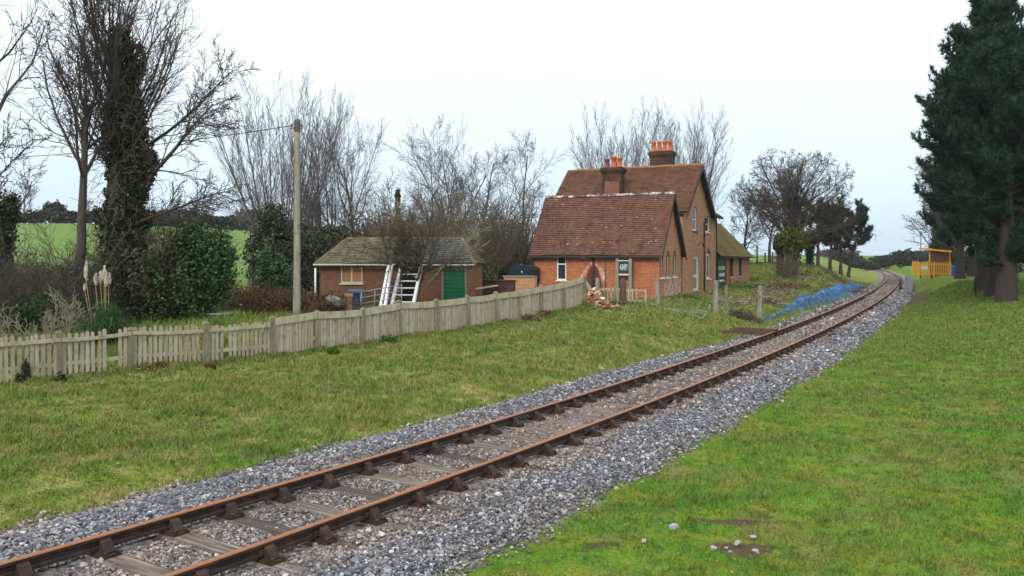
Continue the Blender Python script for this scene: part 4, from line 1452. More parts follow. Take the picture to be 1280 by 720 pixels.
mb = MB(); mb.box((dx0 - .10, -.02, -.5), (dx0 - .002, .05, dz1)); mb.box((dx1 + .002, -.02, -.5), (dx1 + .10, .05, dz1)); mb.build('door_jamb', M['concrete'], shed)
mb = MB(); ov, oe = .15, .30; s = (rs_ - es) / (SD / 2)
xm = -2.9
hl_, hr_ = -SL + .80, -.75
e_ = es - oe * s + .1; t_ = rs_ + .1
tiled(mb, (-SL - ov, -oe, e_), (xm, -oe, e_), (hl_, SD / 2, t_), (xm, SD / 2, t_), course=.16, lift=.03, wob=.035)
tiled(mb, (ov, SD + oe, e_), (-SL - ov, SD + oe, e_), (hr_, SD / 2, t_), (hl_, SD / 2, t_), course=.16)
tiled(mb, (-SL - ov, SD + oe, e_), (-SL - ov, -oe, e_), (hl_, SD / 2, t_), (hl_, SD / 2 - .01, t_), course=.16)
tiled(mb, (ov, -oe, e_), (ov, SD + oe, e_), (hr_, SD / 2 - .01, t_), (hr_, SD / 2, t_), course=.16)
mb.mi = 1
tiled(mb, (xm + .01, -oe, e_ + .02), (ov, -oe, e_ + .02), (xm + .01, SD / 2, t_ + .02), (hr_, SD / 2, t_ + .02), course=.2)
rf = mb.build('roof', [M['tiles_shed'], M['slate']], shed)
mb = MB(); ridge_tiles(mb, (hl_, SD / 2, rs_ + .05), (hr_, SD / 2, rs_ + .05), .12); ridge_tiles(mb, (-SL - ov, -oe, e_ - .05), (hl_, SD / 2, t_ - .03), .10); ridge_tiles(mb, (ov, -oe, e_ - .05), (hr_, SD / 2, t_ - .03), .10); mb.build('ridge_cap', M['tiles_shed'], rf)
mb = MB(); mb.box((-SL - .2, -oe - .07, es - oe * s), (xm - .3, -oe - .015, es - oe * s + .07)); mb.box((xm + .1, -oe - .07, es - oe * s), (ov, -oe - .015, es - oe * s + .06)); mb.build('gutter', M['offwhite'], shed)
mb = MB(); mb.box((-SL - .1, -oe, es - oe * s - .07), (ov, -oe + .04, es - oe * s + .05)); mb.build('fascia', M['black'], shed)
mb = MB(); mb.tube([(-SL - .1, -.3, -.4), (-SL - .1, -.3, es - .3)], .045, 8); mb.build('downpipe', M['white'], shed)

# ---------------------------------------------------------------- telegraph pole with its wire
zp = 29.0; pp = at(371.5, zp)
tp = empty('telegraph_pole', pp, 0, 'tall weathered timber telegraph pole behind the picket fence', 'pole')
hp = PH(150, zp) - pp.z
mb = MB(); mb.tube([(-.02 + .02 * q / 8, 0, -.4 + (hp + .4) * q / 8) for q in range(9)], [.135 - .042 * q / 8 for q in range(9)], 12); mb.build('shaft', M['pole'], tp)
mb = MB(); mb.tube([(-.105, -.05, .8), (-.085, -.05, hp - 1.3)], .028, 6); mb.build('cable_guard', M['iron'], tp)
mb = MB()
for zz, e in ((hp - .30, 1), (hp - .30, -1), (hp - .95, 1)):
    mb.tube([(0, -.05, zz), (e * .17, -.05, zz), (e * .17, -.05, zz + .06)], .018, 6)
mb.build('bracket', M['iron'], tp)
mb = MB()
for zz, e in ((hp - .30, 1), (hp - .30, -1)):
    mb.lathe([(.02, 0), (.045, .02), (.03, .05), (.045, .08), (.001, .11)], (e * .17, -.05, zz + .05), 8)
mb.build('insulator', M['iron'], tp)
mb = MB(); mb.lathe([(.104, hp - .42), (.106, hp - .08), (.09, hp + .02), (.001, hp + .05)], (0, 0, 0), 10); mb.build('pole_cap', M['iron'], tp)
mb = MB(); wp = []
a = Vector(pp) + Vector((-.17, -.05, hp - .2)); b = Vector((PX(-120, 44), 44, PH(200, 44)))
for q in range(25):
    t = q / 24; p = a.lerp(b, t); p.z -= 1.0 * 4 * t * (1 - t) * .35; wp.append(p)
mb.tube(wp, .016, 5); tag(mb.build('overhead_wire', M['wire']), 'thin black wire running left from the top of the telegraph pole', 'wire')
zp2 = 52.0; p2 = at(497, zp2)
t2 = empty('ivy_pole', p2, 0, 'shorter pole with an ivy tuft on top rising behind the outhouse roof', 'pole')
mb = MB(); mb.tube([(0, 0, -.3), (0, 0, PH(240, zp2) - p2.z)], [.11, .08], 8); mb.build('shaft', M['pole'], t2)
IVYPOLE = (t2, PH(240, zp2) - p2.z)


# ---------------------------------------------------------------- white ladders, bin, hurdle
def ladder(name, a0, a1, b0, b1, n, label, mat, w=.07):
    a0, a1, b0, b1 = map(Vector, (a0, a1, b0, b1))
    r = empty(name, (a0 + b0) / 2, 0, label, 'ladder')
    o = r.location
    for p, q in ((a0, a1), (b0, b1)):
        m = MB(); m.beam(p - o, q - o, w, w * 1.25); m.build('stile', mat, r)
    m = MB()
    for k in range(n):
        t = (k + .6) / n; m.tube([a0.lerp(a1, t) - o, b0.lerp(b1, t) - o], w * .3, 6)
    m.build('rung', mat, r)
    return r


zl_ = 34.6
Q = lambda px, py, z: Vector((PX(px, z), z, PH(py, z)))
ladder('white_ladder', Q(474, 392, zl_), Q(486, 332, zl_ + 1.0), Q(480, 392, zl_ - .1), Q(489.5, 332, zl_ + .9), 9, 'narrow white ladder leaning left of the ivy clad trunks', M['white'], .10)
ladder('white_ladder', Q(487, 392, 35.3), Q(502, 331, 36.6), Q(514.5, 392, 35.2), Q(527, 331, 36.5), 7, 'wide white ladder leaning across the ivy clad trunks', M['white'], .11)
# white trestle rail hung on the trunks
mb = MB(); mb.beam(Q(497, 336, 36.6), Q(509, 333, 36.6), .1, .22); mb.beam(Q(519, 346, 36.4), Q(526, 345, 36.4), .06, .12)
tag(mb.build('white_board', M['white']), 'broken white board propped high between the ladders and trunks', 'board')

zb = 33.5; pb_ = at(445.2, zb); zt = PH(363, zb) - pb_.z
wb = empty('wheelie_bin', pb_, -.1, 'dark blue wheeled bin standing behind the picket fence', 'bin')
mb = MB(); mb.add([(-.20, -.24, .06), (.20, -.24, .06), (.20, .24, .06), (-.20, .24, .06), (-.25, -.30, zt - .08), (.25, -.30, zt - .08), (.25, .30, zt - .08), (-.25, .30, zt - .08)], [(3, 2, 1, 0), (4, 5, 6, 7), (0, 1, 5, 4), (1, 2, 6, 5), (2, 3, 7, 6), (3, 0, 4, 7)])
mb.box((-.27, -.32, zt - .13), (.27, .32, zt - .075)); mb.build('body', M['bin'], wb)
mb = MB(); mb.prism([(-.28, -.34, zt - .07), (-.28, -.30, zt - .01), (-.28, .28, zt + .03), (-.28, .36, zt - .07)], (.56, 0, 0)); mb.build('lid', M['bin'], wb)
mb = MB(); mb.box((-.06, -.2805, .55), (.06, -.276, .68)); mb.build('sticker', M['offwhite'], wb)
for e in (-1, 1):
    mb = MB(); mb.tube([(e * .19, .24, .1), (e * .25, .24, .1)], .1, 12); mb.build('wheel', M['black'], wb)


def hurdle(name, corners, nr, nv, mat, label, r=.022):
    """tubular gate: corners bottom-left, bottom-right, top-right, top-left"""
    bl, br, tr, tl = map(Vector, corners); o = bl.copy()
    e = empty(name, o, 0, label, 'gate')
    m = MB()
    m.tube([bl - o, br - o], r, 6); m.tube([tl - o, tr - o], r, 6); m.tube([bl - o, tl - o], r * 1.1, 6); m.tube([br - o, tr - o], r * 1.1, 6)
    m.build('frame', mat, e)
    m = MB()
    for k in range(1, nr): t = k / nr; m.tube([bl.lerp(tl, t) - o, br.lerp(tr, t) - o], r * .8, 6)
    for k in range(1, nv): t = k / nv; m.tube([bl.lerp(br, t) - o, tl.lerp(tr, t) - o], r * .8, 6)
    m.build('bars', mat, e)
    return e


zh = 32.5
hurdle('metal_gate', (Q(449, 394, zh), Q(502, 386, zh + .5), Q(502, 356, zh + .6), Q(452, 365, zh)), 4, 3, M['galv'], 'grey tubular gate standing behind the fence beside the bin', .020)
# fallen hurdle on the grass
fh = [(813, 385, 37.2), (878, 397, 33.6), (885, 387.5, 36.6), (822, 381.5, 39.2)]
P4 = []
for px, py, z in fh:
    p = at(px, z, .10); P4.append(p)
h_ = hurdle('fallen_hurdle', P4, 3, 11, M['galv'], 'galvanised hurdle lying flat on the grass before the house', .020)
m = MB()
for i in (0, 2):
    b = P4[i] - P4[0] + (P4[3] - P4[0]) * (.9 if i == 0 else 0); m.tube([b, b + Vector((.08, 0, .34))], .022, 6)
m.build('upright', M['galv'], h_)

# ---------------------------------------------------------------- old grey posts by the line
for px, z, top, w, mk, lab in ((822.5, 38.0, 350, .11, 'greypost', 'short grey timber post nearest the ASHEY gable corner'), (894.5, 38.0, 350.5, .115, 'greypost', 'stout cracked grey post right of the fallen hurdle'),
                               (908.5, 42.5, 357, .085, 'fencepost', 'thin mossy post standing just right of the stout one'), (949.5, 39.4, 358, .10, 'greypost', 'weathered post beside the near end of the blue netting')):
    p = at(px, z); h = PH(top, z) - p.z
    mb = MB(); n = 5
    ring = []
    tilt = rp.uniform(-.04, .04)
    for k in range(n):
        t = k / (n - 1); zz = -.3 + (h + .3) * t; c = 1 - .12 * t
        for i in range(8):
            an = 2 * math.pi * i / 8 + .39
            rr = w * c * (1 + rp.uniform(-.07, .07)) * (1.06 if i % 2 else 1)
            ring.append((rr * math.cos(an) + tilt * zz, rr * math.sin(an), zz + (rp.uniform(-.05, .05) if k == n - 1 else 0)))
    mb.add(ring, [(k * 8 + i, k * 8 + (i + 1) % 8, k * 8 + 8 + (i + 1) % 8, k * 8 + 8 + i) for k in range(n - 1) for i in range(8)] + [tuple(range((n - 1) * 8, n * 8))])
    o = mb.build('old_post', M[mk], None, loc=p); tag(o, lab, 'post', 'old posts along the platform edge')

# broken fence remains in front of the house
pf = empty('broken_fence', at(792, 42), ROT, 'short broken length of picket fence under the nameboard', 'fence')
mb = MB(); gaps = (-.95, -.78, -.60, -.42, -.24, -.05, .16, .48, .52)
for x in (-.62, -.44, -.26, -.05, .16): mb.box((x - .03, -.012, -.1), (x + .03, .012, .80 + rp.uniform(-.02, .12)))
mb.build('picket_panel', M['fencerail'], pf)
mb = MB(); mb.box((-.80, .014, .66), (.66, .05, .74)); mb.box((-.80, .014, .16), (.40, .05, .23)); mb.build('rail', M['fencerail'], pf)
mb = MB(); mb.box((.58, -.05, -.3), (.67, .012, .70)); mb.box((-.86, -.05, -.3), (-.77, .012, .80)); mb.build('post', M['fencerail'], pf)
pf2 = empty('broken_fence', at(766, 40.5), ROT, 'grey collapsed fence piece beside the brick rubble', 'fence')
mb = MB()
for x in (-.55, -.40, -.25, -.08, .08, .24): mb.box((x - .035, -.012, -.1), (x + .035, .012, .78 + rp.uniform(-.10, .05)), Matrix.Rotation(rp.uniform(-.06, .06), 4, 'Y'))
mb.build('picket_panel', M['fencepost'], pf2)
mb = MB(); mb.box((-.75, .014, .62), (.42, .05, .72)); mb.build('rail', M['fencerail'], pf2)
mb = MB(); mb.box((-.86, -.07, -.3), (-.70, .07, 1.22)); mb.build('post', M['concrete'], pf2)
mb = MB(); mb.beam((-1.5, .0, 1.15), (-.62, -.5, .10), .16, .10); mb.build('leaning_beam', M['concrete'], pf2)
mb = MB(); mb.lathe([(.001, 1.22), (.10, 1.15), (.16, .95), (.15, .5), (.18, 0), (.18, -.3)], (.50, .02, 0), 9); mb.build('rotten_post', M['dirtywood'], pf2)

# brick rubble heap
mb = MB()
bc = at(743, 34.6)
for k in range(230):
    r = abs(rp.gauss(0, .42)); an = rp.uniform(0, 2 * math.pi)
    x, y = r * math.cos(an) * 1.0, r * math.sin(an) * .8
    top = max(0, .72 - r * .95)
    z = rp.uniform(max(0, top - .25), top + .05)
    Mx = Matrix.Translation((x, y, z)) @ Matrix.Rotation(rp.uniform(0, 6.28), 4, 'Z') @ Matrix.Rotation(rp.uniform(-.7, .7), 4, 'X') @ Matrix.Rotation(rp.uniform(-.6, .6), 4, 'Y')
    l = rp.choice((.105, .105, .06, .08)); mb.mi = rp.choice((0, 0, 1, 2, 3))
    mb.box((-l, -.05, -.033), (l, .05, .033), Mx)
tag(mb.build('brick_rubble', [M['terracotta'], M['brick_tan'], M['dead'] if False else M['reed'], M['offwhite']], None, loc=bc), 'heap of broken bricks and rubble at the end of the picket fence', 'rubble', kind='stuff')

# low brick wall and oil tank left of the house, terrace wall
zt_ = 47.5
lwall = empty('garden_wall', (PX(643, zt_), zt_, H1(PX(643, zt_), zt_)), ROT, 'low brick wall carrying the dark oil tank beside the house', 'wall')
zz = PH(346, zt_) - lwall.location.z
mb = MB(); mb.box((-.6, -.15, -.4), (1.35, .12, zz)); mb.box((-.6, -.15, -.4), (-.3, 2.6, zz - .15)); mb.build('brickwork', M['brick_tan'], lwall)
mb = MB(); mb.box((-.66, -.20, zz + .002), (1.35, .17, zz + .07)); mb.build('coping', M['concrete'], lwall)
tz = 49.0
tk = empty('oil_tank', (PX(655.5, tz), tz, PH(347, tz) - .25), ROT, 'dark plastic oil tank behind the low brick wall', 'tank')
mb = MB(); mb.smooth = False
prof = [(-.72, 0), (-.76, .12), (-.78, .72), (-.66, .86), (-.4, .97), (.4, .97), (.66, .86), (.78, .72), (.76, .12), (.72, 0)]
mb.prism([(x, -.5, z) for x, z in prof], (0, 1.0, 0))
for x in (-.4, 0, .4): mb.box((x - .04, -.54, .06), (x + .04, -.502, .74))
mb.box((-.80, -.53, .66), (.80, .53, .73)); mb.build('body', M['tank'], tk)
mb = MB(); mb.lathe([(.001, 1.07), (.16, 1.05), (.18, .98), (.18, .96)], (-.2, 0, 0), 12); mb.build('cap', M['tank'], tk)
mb = MB(); mb.box((-.02, -.506, .55), (.10, -.503, .66)); mb.build('sticker', M['white'], tk)
zw = 45.0
rw = empty('terrace_wall', (PX(612, zw), zw, H1(PX(612, zw), zw)), ROT, 'dark low retaining wall between the outhouse and the house', 'wall')
z1 = PH(351, zw) - rw.location.z
mb = MB(); mb.box((-1.4, 0, -.5), (1.4, .28, z1)); mb.build('brickwork', M['brick_dark'], rw)
mb = MB(); mb.box((-1.5, -.06, z1 + .002), (1.45, .34, z1 + .06)); mb.build('coping', M['dirtywood'], rw)
mb = MB(); mb.beam(Q(588, 362, 41.0), Q(621, 357, 42.5), .22, .06)
tag(mb.build('loose_plank', M['fencerail']), 'pale plank lying behind the fence right of the outhouse', 'plank')

# terracotta pot, stone heap and slab behind the fence
p = at(436, 31.5); h = PH(367, 31.5) - p.z
mb = MB(); mb.lathe([(.17, -.1), (.17, h * .15), (.14, h * .3), (.13, h * .8), (.16, h * .85), (.16, h), (.12, h), (.11, h * .6)], (0, 0, 0), 12)
tag(mb.build('clay_pot', M['terracotta'], None, loc=p), 'old clay chimney pot standing left of the blue bin', 'pot')
p = at(418, 31.0); v, f = rocks(np.array([0.]), np.array([0.]), np.array([0.]), np.array([.36]), ICO_V, ICO_F)
v = v * np.array([1.1, .9, 1.0])
me = np_mesh('boulder', v, f, [M['concrete']]); o = link('boulder', me); o.location = p + Vector((0, 0, PH(376, 31) - p.z))
tag(o, 'pale grey boulder on the brush heap under the outhouse window', 'boulder')
mb = MB(); mb.box((-.62, -.5, 0), (.62, .5, .04)); p = at(268, 27.5, .10)
tag(mb.build('garden_table', M['slab'], None, loc=p), 'grey green board lying on the ground behind the leaning pickets', 'board')

# timber crossing baulk beside the rail
p = Vector((PX(933.5, 32.2), 32.2, 0)); aa = math.atan2(1, float(slope(32.2)))
mb = MB(); mb.box((-1.05, -.16, -.35), (1.0, .14, .06), Matrix.Rotation(-.62 + .0, 4, 'Z')); mb.box((-.5, -.13, .062), (1.15, .17, .20), Matrix.Rotation(-.60, 4, 'Z'))
p.z = -.10
o = mb.build('timber_baulk', M['dirtywood'], None, loc=p); tag(o, 'dark timber baulk lying beside the far rail below the blue netting', 'timber')


# ---------------------------------------------------------------- platform, shelter and yellow fence
def tlat(y, d):
    sl = float(slope(y)); c = 1 / math.sqrt(1 + sl * sl)
    return Vector((float(xc(y)) - d * c, y + d * sl * c, 0))


mb = MB(); n = 22; ya, yb = 71.0, 118.0
for face in range(1):
    pts = []
    for k in range(n + 1):
        y = ya + (yb - ya) * k / n
        h = -.25 + .62 * min(1, max(.22, k / 6.0))
        pts.append((tlat(y, -1.65), tlat(y, -2.3), h))
    for k in range(n):
        (a, b, h), (c, d, h2) = pts[k], pts[k + 1]
        up = lambda p, z: (p.x, p.y, z)
        mb.mi = 0
        mb.face([up(a, h), up(b, h), up(d, h2), up(c, h2)])
        mb.mi = 1
        mb.face([up(a, -.5), up(a, h), up(c, h2), up(c, -.5)]); mb.face([up(b, -.5), up(d, -.5), up(d, h2), up(b, h)])
        if k == 0: mb.face([up(a, -.5), up(b, -.5), up(b, h), up(a, h)])
tag(mb.build('platform', [M['tarmac'], M['dirtywood']]), 'low grey tarmac platform ramping up beside the curve', 'platform', kind='structure')
p = tlat(78, -1.25); p.z = -.3
mb = MB(); mb.tube([(0, 0, 0), (0, 0, 1.05), (.0, 0, 1.25)], [.13, .12, .07], 8); tag(mb.build('marker_post', M['dirtywood'], None, loc=p), 'short dark post between the rails and the platform ramp', 'post')


def yfence(a, b, h, label, notice=None):
    a, b = Vector(a), Vector(b); L = (b - a).length; an = math.atan2(b.y - a.y, b.x - a.x)
    r = empty('yellow_fence', a, an, label, 'fence')
    for x in (0, L / 2, L):
        m = MB(); m.box((x - .06, -.06, -.4), (x + .06, .06, h + .02)); m.build('post', M['yellow'], r)
    for z in (.22, h - .22):
        m = MB(); m.box((0, -.02, z - .05), (L, .02, z + .05)); m.build('rail', M['yellow'], r)
    m = MB(); s = .16
    while s < L - .1:
        m.prism([(s - .042, -.024, .05), (s + .042, -.024, .05), (s + .042, -.024, h - .05), (s, -.024, h), (s - .042, -.024, h - .05)], (0, -.02, 0)); s += .165
    m.build('picket_panel', M['yellow'], r)
    if notice:
        m = MB(); m.box((notice[0], -.07, notice[1]), (notice[2], -.046, notice[3])); m.build('notice', M['offwhite'], r)
    return r


zf = 84.0
zg = PH(344.5, zf)
fy = Vector((PX(1147, zf), zf, zg)); fz = Vector((PX(1186, zf), zf - .3, zg))
yfence(fy, fz, 1.36, 'bright yellow picket fence with a pale notice in front of the shelter', (.28, .62, .95, .98))
zf2 = 92.0; yfence((PX(1141, zf2), zf2, PH(338.5, zf2)), (PX(1147.5, zf2), zf2, PH(338.5, zf2)), 1.05, 'short yellow fence beyond the platform end, left of the shelter')
zs_ = 88.0
sh = empty('platform_shelter', (PX(1162, zs_), zs_, zg - .15), -.45, 'small brown wooden platform shelter with a yellow edged sloping roof', 'shelter')
sw = 1.85; b0 = sh.location.z
hl, hr = PH(311.5, zs_) - b0, PH(314, zs_) - b0
mb = MB(); mb.prism([(0, 0, -.3), (sw, 0, -.3), (sw, 0, hr - .1), (0, 0, hl - .1)], (0, .06, 0)); mb.box((sw - .06, .062, -.3), (sw, 2.9, hr - .12)); mb.box((0, 2.84, -.3), (sw - .062, 2.9, hr - .12))
for x in np.arange(.14, sw, .16): mb.box((x - .008, -.012, -.3), (x + .008, -.001, hr - .12))
mb.build('wall', M['shelter'], sh)
mb = MB(); mb.prism([(-.95, -.3, hl + .06), (sw + .18, -.3, hr - .06), (sw + .18, -.3, hr + .02), (-.95, -.3, hl + .14)], (0, 3.3, 0)); mb.build('roof', M['shelter'], sh)
mb = MB(); mb.prism([(-.97, -.34, hl - .02), (sw + .2, -.34, hr - .16), (sw + .2, -.34, hr + .05), (-.97, -.34, hl + .17)], (0, .035, 0)); mb.box((-1.0, -.30, hl - .02), (-.955, 3.0, hl + .17)); mb.build('fascia', M['yellow'], sh)
mb = MB(); mb.box((-.06, -.06, -.3), (.06, -.002, hl - .1)); mb.box((sw - .02, -.06, -.3), (sw + .08, -.013, hr - .1)); mb.build('corner_post', M['yellow'], sh)
p = Vector((PX(1190.5, 85), 85, PH(345.5, 85)))
wb2 = empty('waste_bin', p, 0, 'bright blue bin standing right of the yellow fence', 'bin')
mb = MB(); mb.add([(-.19, -.19, 0), (.19, -.19, 0), (.19, .19, 0), (-.19, .19, 0), (-.27, -.27, 1.0), (.27, -.27, 1.0), (.27, .27, 1.0), (-.27, .27, 1.0)], [(3, 2, 1, 0), (0, 1, 5, 4), (1, 2, 6, 5), (2, 3, 7, 6), (3, 0, 4, 7)]); mb.build('body', M['binblue'], wb2)
mb = MB(); mb.prism([(-.29, -.29, 1.0), (-.29, -.20, 1.09), (-.29, .22, 1.09), (-.29, .29, 1.0)], (.58, 0, 0)); mb.build('lid', M['binblue'], wb2)
p = Vector((PX(1151, 90), 90, PH(344, 90))); lp = empty('lamp_post', p, 0, 'thin grey lamp post at the left corner of the shelter', 'lamp post')
mb = MB(); mb.tube([(0, 0, -.3), (0, 0, 4.3)], [.06, .045], 8); mb.build('post', M['lead'], lp)
mb = MB(); mb.lathe([(.05, 4.3), (.10, 4.32), (.14, 4.55), (.08, 4.65), (.001, 4.7)], (0, 0, 0), 10); mb.build('lantern', M['lead'], lp)
p = at(1219.5, 50); h = PH(306, 50) - p.z
lp = empty('lamp_post', p, 0, 'dark lamp post with a white globe under the pine branches', 'lamp post')
mb = MB(); mb.tube([(0, 0, -.3), (0, 0, h - .1)], [.06, .04], 8); mb.build('post', M['black'], lp)
mb = MB(); mb.lathe([(.05, -.16), (.12, -.12), (.165, 0), (.12, .12), (.001, .16)], (0, 0, h), 12); mb.build('globe', M['lampwhite'], lp)
# wire fence beyond the pines
a, b = at(1248, 58), at(1330, 50)
wf = empty('wire_fence', a, 0, 'green wire mesh fence at the right edge beyond the pine trunks', 'fence')
n = 6
for k in range(n + 1):
    p = a.lerp(b, k / n); p.z = H1(p.x, p.y)
    m = MB(); m.tube([(0, 0, -.2), (0, 0, 1.25)], .03, 6); m.build('post', M['boardgreen'], wf, loc=p - a)
m = MB()
for z in np.arange(.1, 1.25, .14): m.tube([(0, 0, z), (b.x - a.x, b.y - a.y, z + b.z - a.z)], .007, 4)
for k in range(60):
    p = (b - a) * (k / 60); m.tube([(p.x, p.y, p.z + .05), (p.x, p.y, p.z + 1.22)], .006, 4, cap=False)
m.build('mesh', M['boardgreen'], wf)
# field gate behind the garden
g = [Q(244, 376, 38), Q(278, 374, 39), Q(278, 354, 39), Q(247, 356, 38)]
hurdle('field_gate', g, 5, 2, M['galv'], 'slim grey field gate below the evergreen bush', .03)
# post and rail fence by the oak
a, b = at(936, 92), at(975, 100)
f = empty('field_fence', a, 0, 'dark post and wire field fence right of the far wing', 'fence')
for k in range(5):
    p = a.lerp(b, k / 4); p.z = H1(p.x, p.y); m = MB(); m.box((-.07, -.07, -.3), (.07, .07, 1.35 if k != 1 else 2.2)); m.build('post', M['dirtywood'], f, loc=p - a)
m = MB()
for z in (.3, .6, .9, 1.2): m.tube([(0, 0, z), (b.x - a.x, b.y - a.y, z + b.z - a.z)], .02, 4)
m.build('wire', M['wire'], f)
# ---------------------------------------------------------------- plant builders
def rnorm(v): return v / (np.linalg.norm(v) + 1e-9)


def perp(d, rng):
    a = rng.normal(size=3); a -= d * a.dot(d); return rnorm(a)


class Skel:
    """grows a branching skeleton as polylines (points, radii, level)"""
    def __init__(s, rng, up=(.0, .05, .08, .06, .04), wander=(.06, .12, .16, .2, .25), kids=(8, 7, 6, 5), ang=(45, 42, 40, 40), ratio=(.55, .5, .5, .5), t0=(.35, .2, .15, .1),
                 rr=(.5, .5, .5, .55), nseg=(9, 7, 5, 4, 3), tip=.25, rmin=.006, top=.5, flat=0.0, droop=0.0):
        s.r = rng; s.__dict__.update(locals()); s.pl = []

    def grow(s, p, d, L, r, lev=0, maxlev=4):
        n = s.nseg[lev]; p = np.array(p, float); d = rnorm(np.array(d, float)); pts = [p]; ds = [d]
        for i in range(n):
            d = d + s.r.normal(0, s.wander[lev], 3); d[2] += s.up[lev]; d[2] *= (1 - s.flat); d = rnorm(d)
            p = p + d * (L / n); pts.append(p); ds.append(d)
        pts = np.array(pts); tipr = max(s.rmin * .6, r * s.tip)
        rad = np.maximum(np.linspace(r, tipr, n + 1), s.rmin * .6)
        s.pl.append((pts, rad, lev))
        if lev >= maxlev: return
        k = s.kids[lev]; az = s.r.uniform(0, 6.28)
        for j in range(k):
            t = s.t0[lev] + (1 - s.t0[lev]) * ((j + s.r.uniform(0, 1)) / k)
            f = t * n; i = min(int(f), n - 1); q = pts[i] + (pts[i + 1] - pts[i]) * (f - i); dd = ds[i + 1]
            az += 2.4 + s.r.normal(0, .5)
            ref = np.array([0, 0, 1.]) if abs(dd[2]) < .9 else np.array([1., 0, 0])
            e1 = rnorm(np.cross(dd, ref)); e2 = np.cross(dd, e1)
            out = e1 * math.cos(az) + e2 * math.sin(az)
            a = math.radians(s.ang[lev] * s.r.uniform(.7, 1.25) * (1.15 - .45 * t))
            cd = dd * math.cos(a) + out * math.sin(a)
            cl = L * s.ratio[lev] * s.r.uniform(.65, 1.2) * (1.15 - .55 * t if lev == 0 else 1.1 - .4 * t)
            cr = max(s.rmin, (rad[i] + (rad[i + 1] - rad[i]) * (f - i)) * s.rr[lev] * s.r.uniform(.8, 1.15))
            s.grow(q, cd, cl, cr, lev + 1, maxlev)


def tubes_arrays(pls, sides):
    """polylines -> vertex and quad arrays, grouped by point count"""
    by = {}
    for p, r, *_ in pls: by.setdefault(len(p), []).append((p, r))
    V, Fq, off = [], [], 0
    for m, lst in by.items():
        P = np.array([a for a, _ in lst]); R = np.array([b for _, b in lst]); N = len(P)
        T = np.empty_like(P); T[:, 1:-1] = P[:, 2:] - P[:, :-2]; T[:, 0] = P[:, 1] - P[:, 0]; T[:, -1] = P[:, -1] - P[:, -2]
        T /= np.linalg.norm(T, axis=2, keepdims=True) + 1e-9
        ref = np.where(np.abs(T[:, :1, 2:]) > .85, np.array([1., .2, 0]), np.array([0, 0, 1.]))
        A = np.cross(T, np.broadcast_to(ref, T.shape)); A /= np.linalg.norm(A, axis=2, keepdims=True) + 1e-9
        B = np.cross(T, A)
        an = np.arange(sides) * 2 * math.pi / sides
        ring = P[:, :, None] + R[:, :, None, None] * (A[:, :, None] * np.cos(an)[None, None, :, None] + B[:, :, None] * np.sin(an)[None, None, :, None])
        V.append(ring.reshape(-1, 3))
        b = off + (np.arange(N) * m * sides)[:, None, None]; i = (np.arange(m - 1) * sides)[None, :, None]; k = np.arange(sides)[None, None, :]; k2 = (k + 1) % sides
        Fq.append(np.stack([b + i + k, b + i + k2, b + i + sides + k2, b + i + sides + k], -1).reshape(-1, 4))
        off += N * m * sides
    return np.concatenate(V), np.concatenate(Fq)


def wood(name, pls, mat, parent, sides=3):
    v, f = tubes_arrays(pls, sides)
    me = np_mesh(name, v, f, [mat], smooth=True)
    return link(name, me, parent)


def leaves_arrays(c, size, rng, aspect=.6, updir=None):
    n = len(c)
    a = rng.normal(size=(n, 3)); a /= np.linalg.norm(a, axis=1)[:, None]
    b = rng.normal(size=(n, 3)); b -= a * (a * b).sum(1)[:, None]; b /= np.linalg.norm(b, axis=1)[:, None]
    s = (size * rng.uniform(.6, 1.35, n))[:, None]
    v = np.stack([c - a * s, c + b * s * aspect, c + a * s, c - b * s * aspect], 1)
    return v.reshape(-1, 3), np.arange(n * 4).reshape(-1, 4)


def leaf_obj(name, c, size, mat, parent, rng, aspect=.6):
    v, f = leaves_arrays(c, size, rng, aspect)
    t = np.clip(rng.beta(1.6, 2.4, len(c)), 0, 1)
    me = np_mesh(name, v, f, [mat], attrs={'tint': np.repeat(t, 4)})
    return link(name, me, parent)


def lump(n, rng, lobes, shell=.55, noise=.28):
    """points in the outer part of a union of ellipsoids: lobes = (cx,cy,cz,rx,ry,rz)"""
    w = np.array([l[3] * l[4] + l[4] * l[5] + l[3] * l[5] for l in lobes]); w = w / w.sum()
    out = []
    for l, k in zip(lobes, (w * n).astype(int) + 1):
        d = rng.normal(size=(k, 3)); d /= np.linalg.norm(d, axis=1)[:, None]
        ph = rng.uniform(0, 6, 6)
        bump = 1 + noise * (np.sin(d[:, 0] * 5 + ph[0]) * np.sin(d[:, 1] * 5 + ph[1]) + .6 * np.sin(d[:, 2] * 9 + ph[2]) * np.sin(d[:, 0] * 8 + ph[3]) + .5 * np.sin(d[:, 1] * 15 + ph[4]) * np.sin(d[:, 2] * 14 + ph[5]))
        r = (shell + (1 - shell) * rng.random(k) ** .7) * bump + rng.normal(0, .05, k)
        out.append(d * r[:, None] * np.array(l[3:6]) + np.array(l[0:3]))
    return np.concatenate(out)


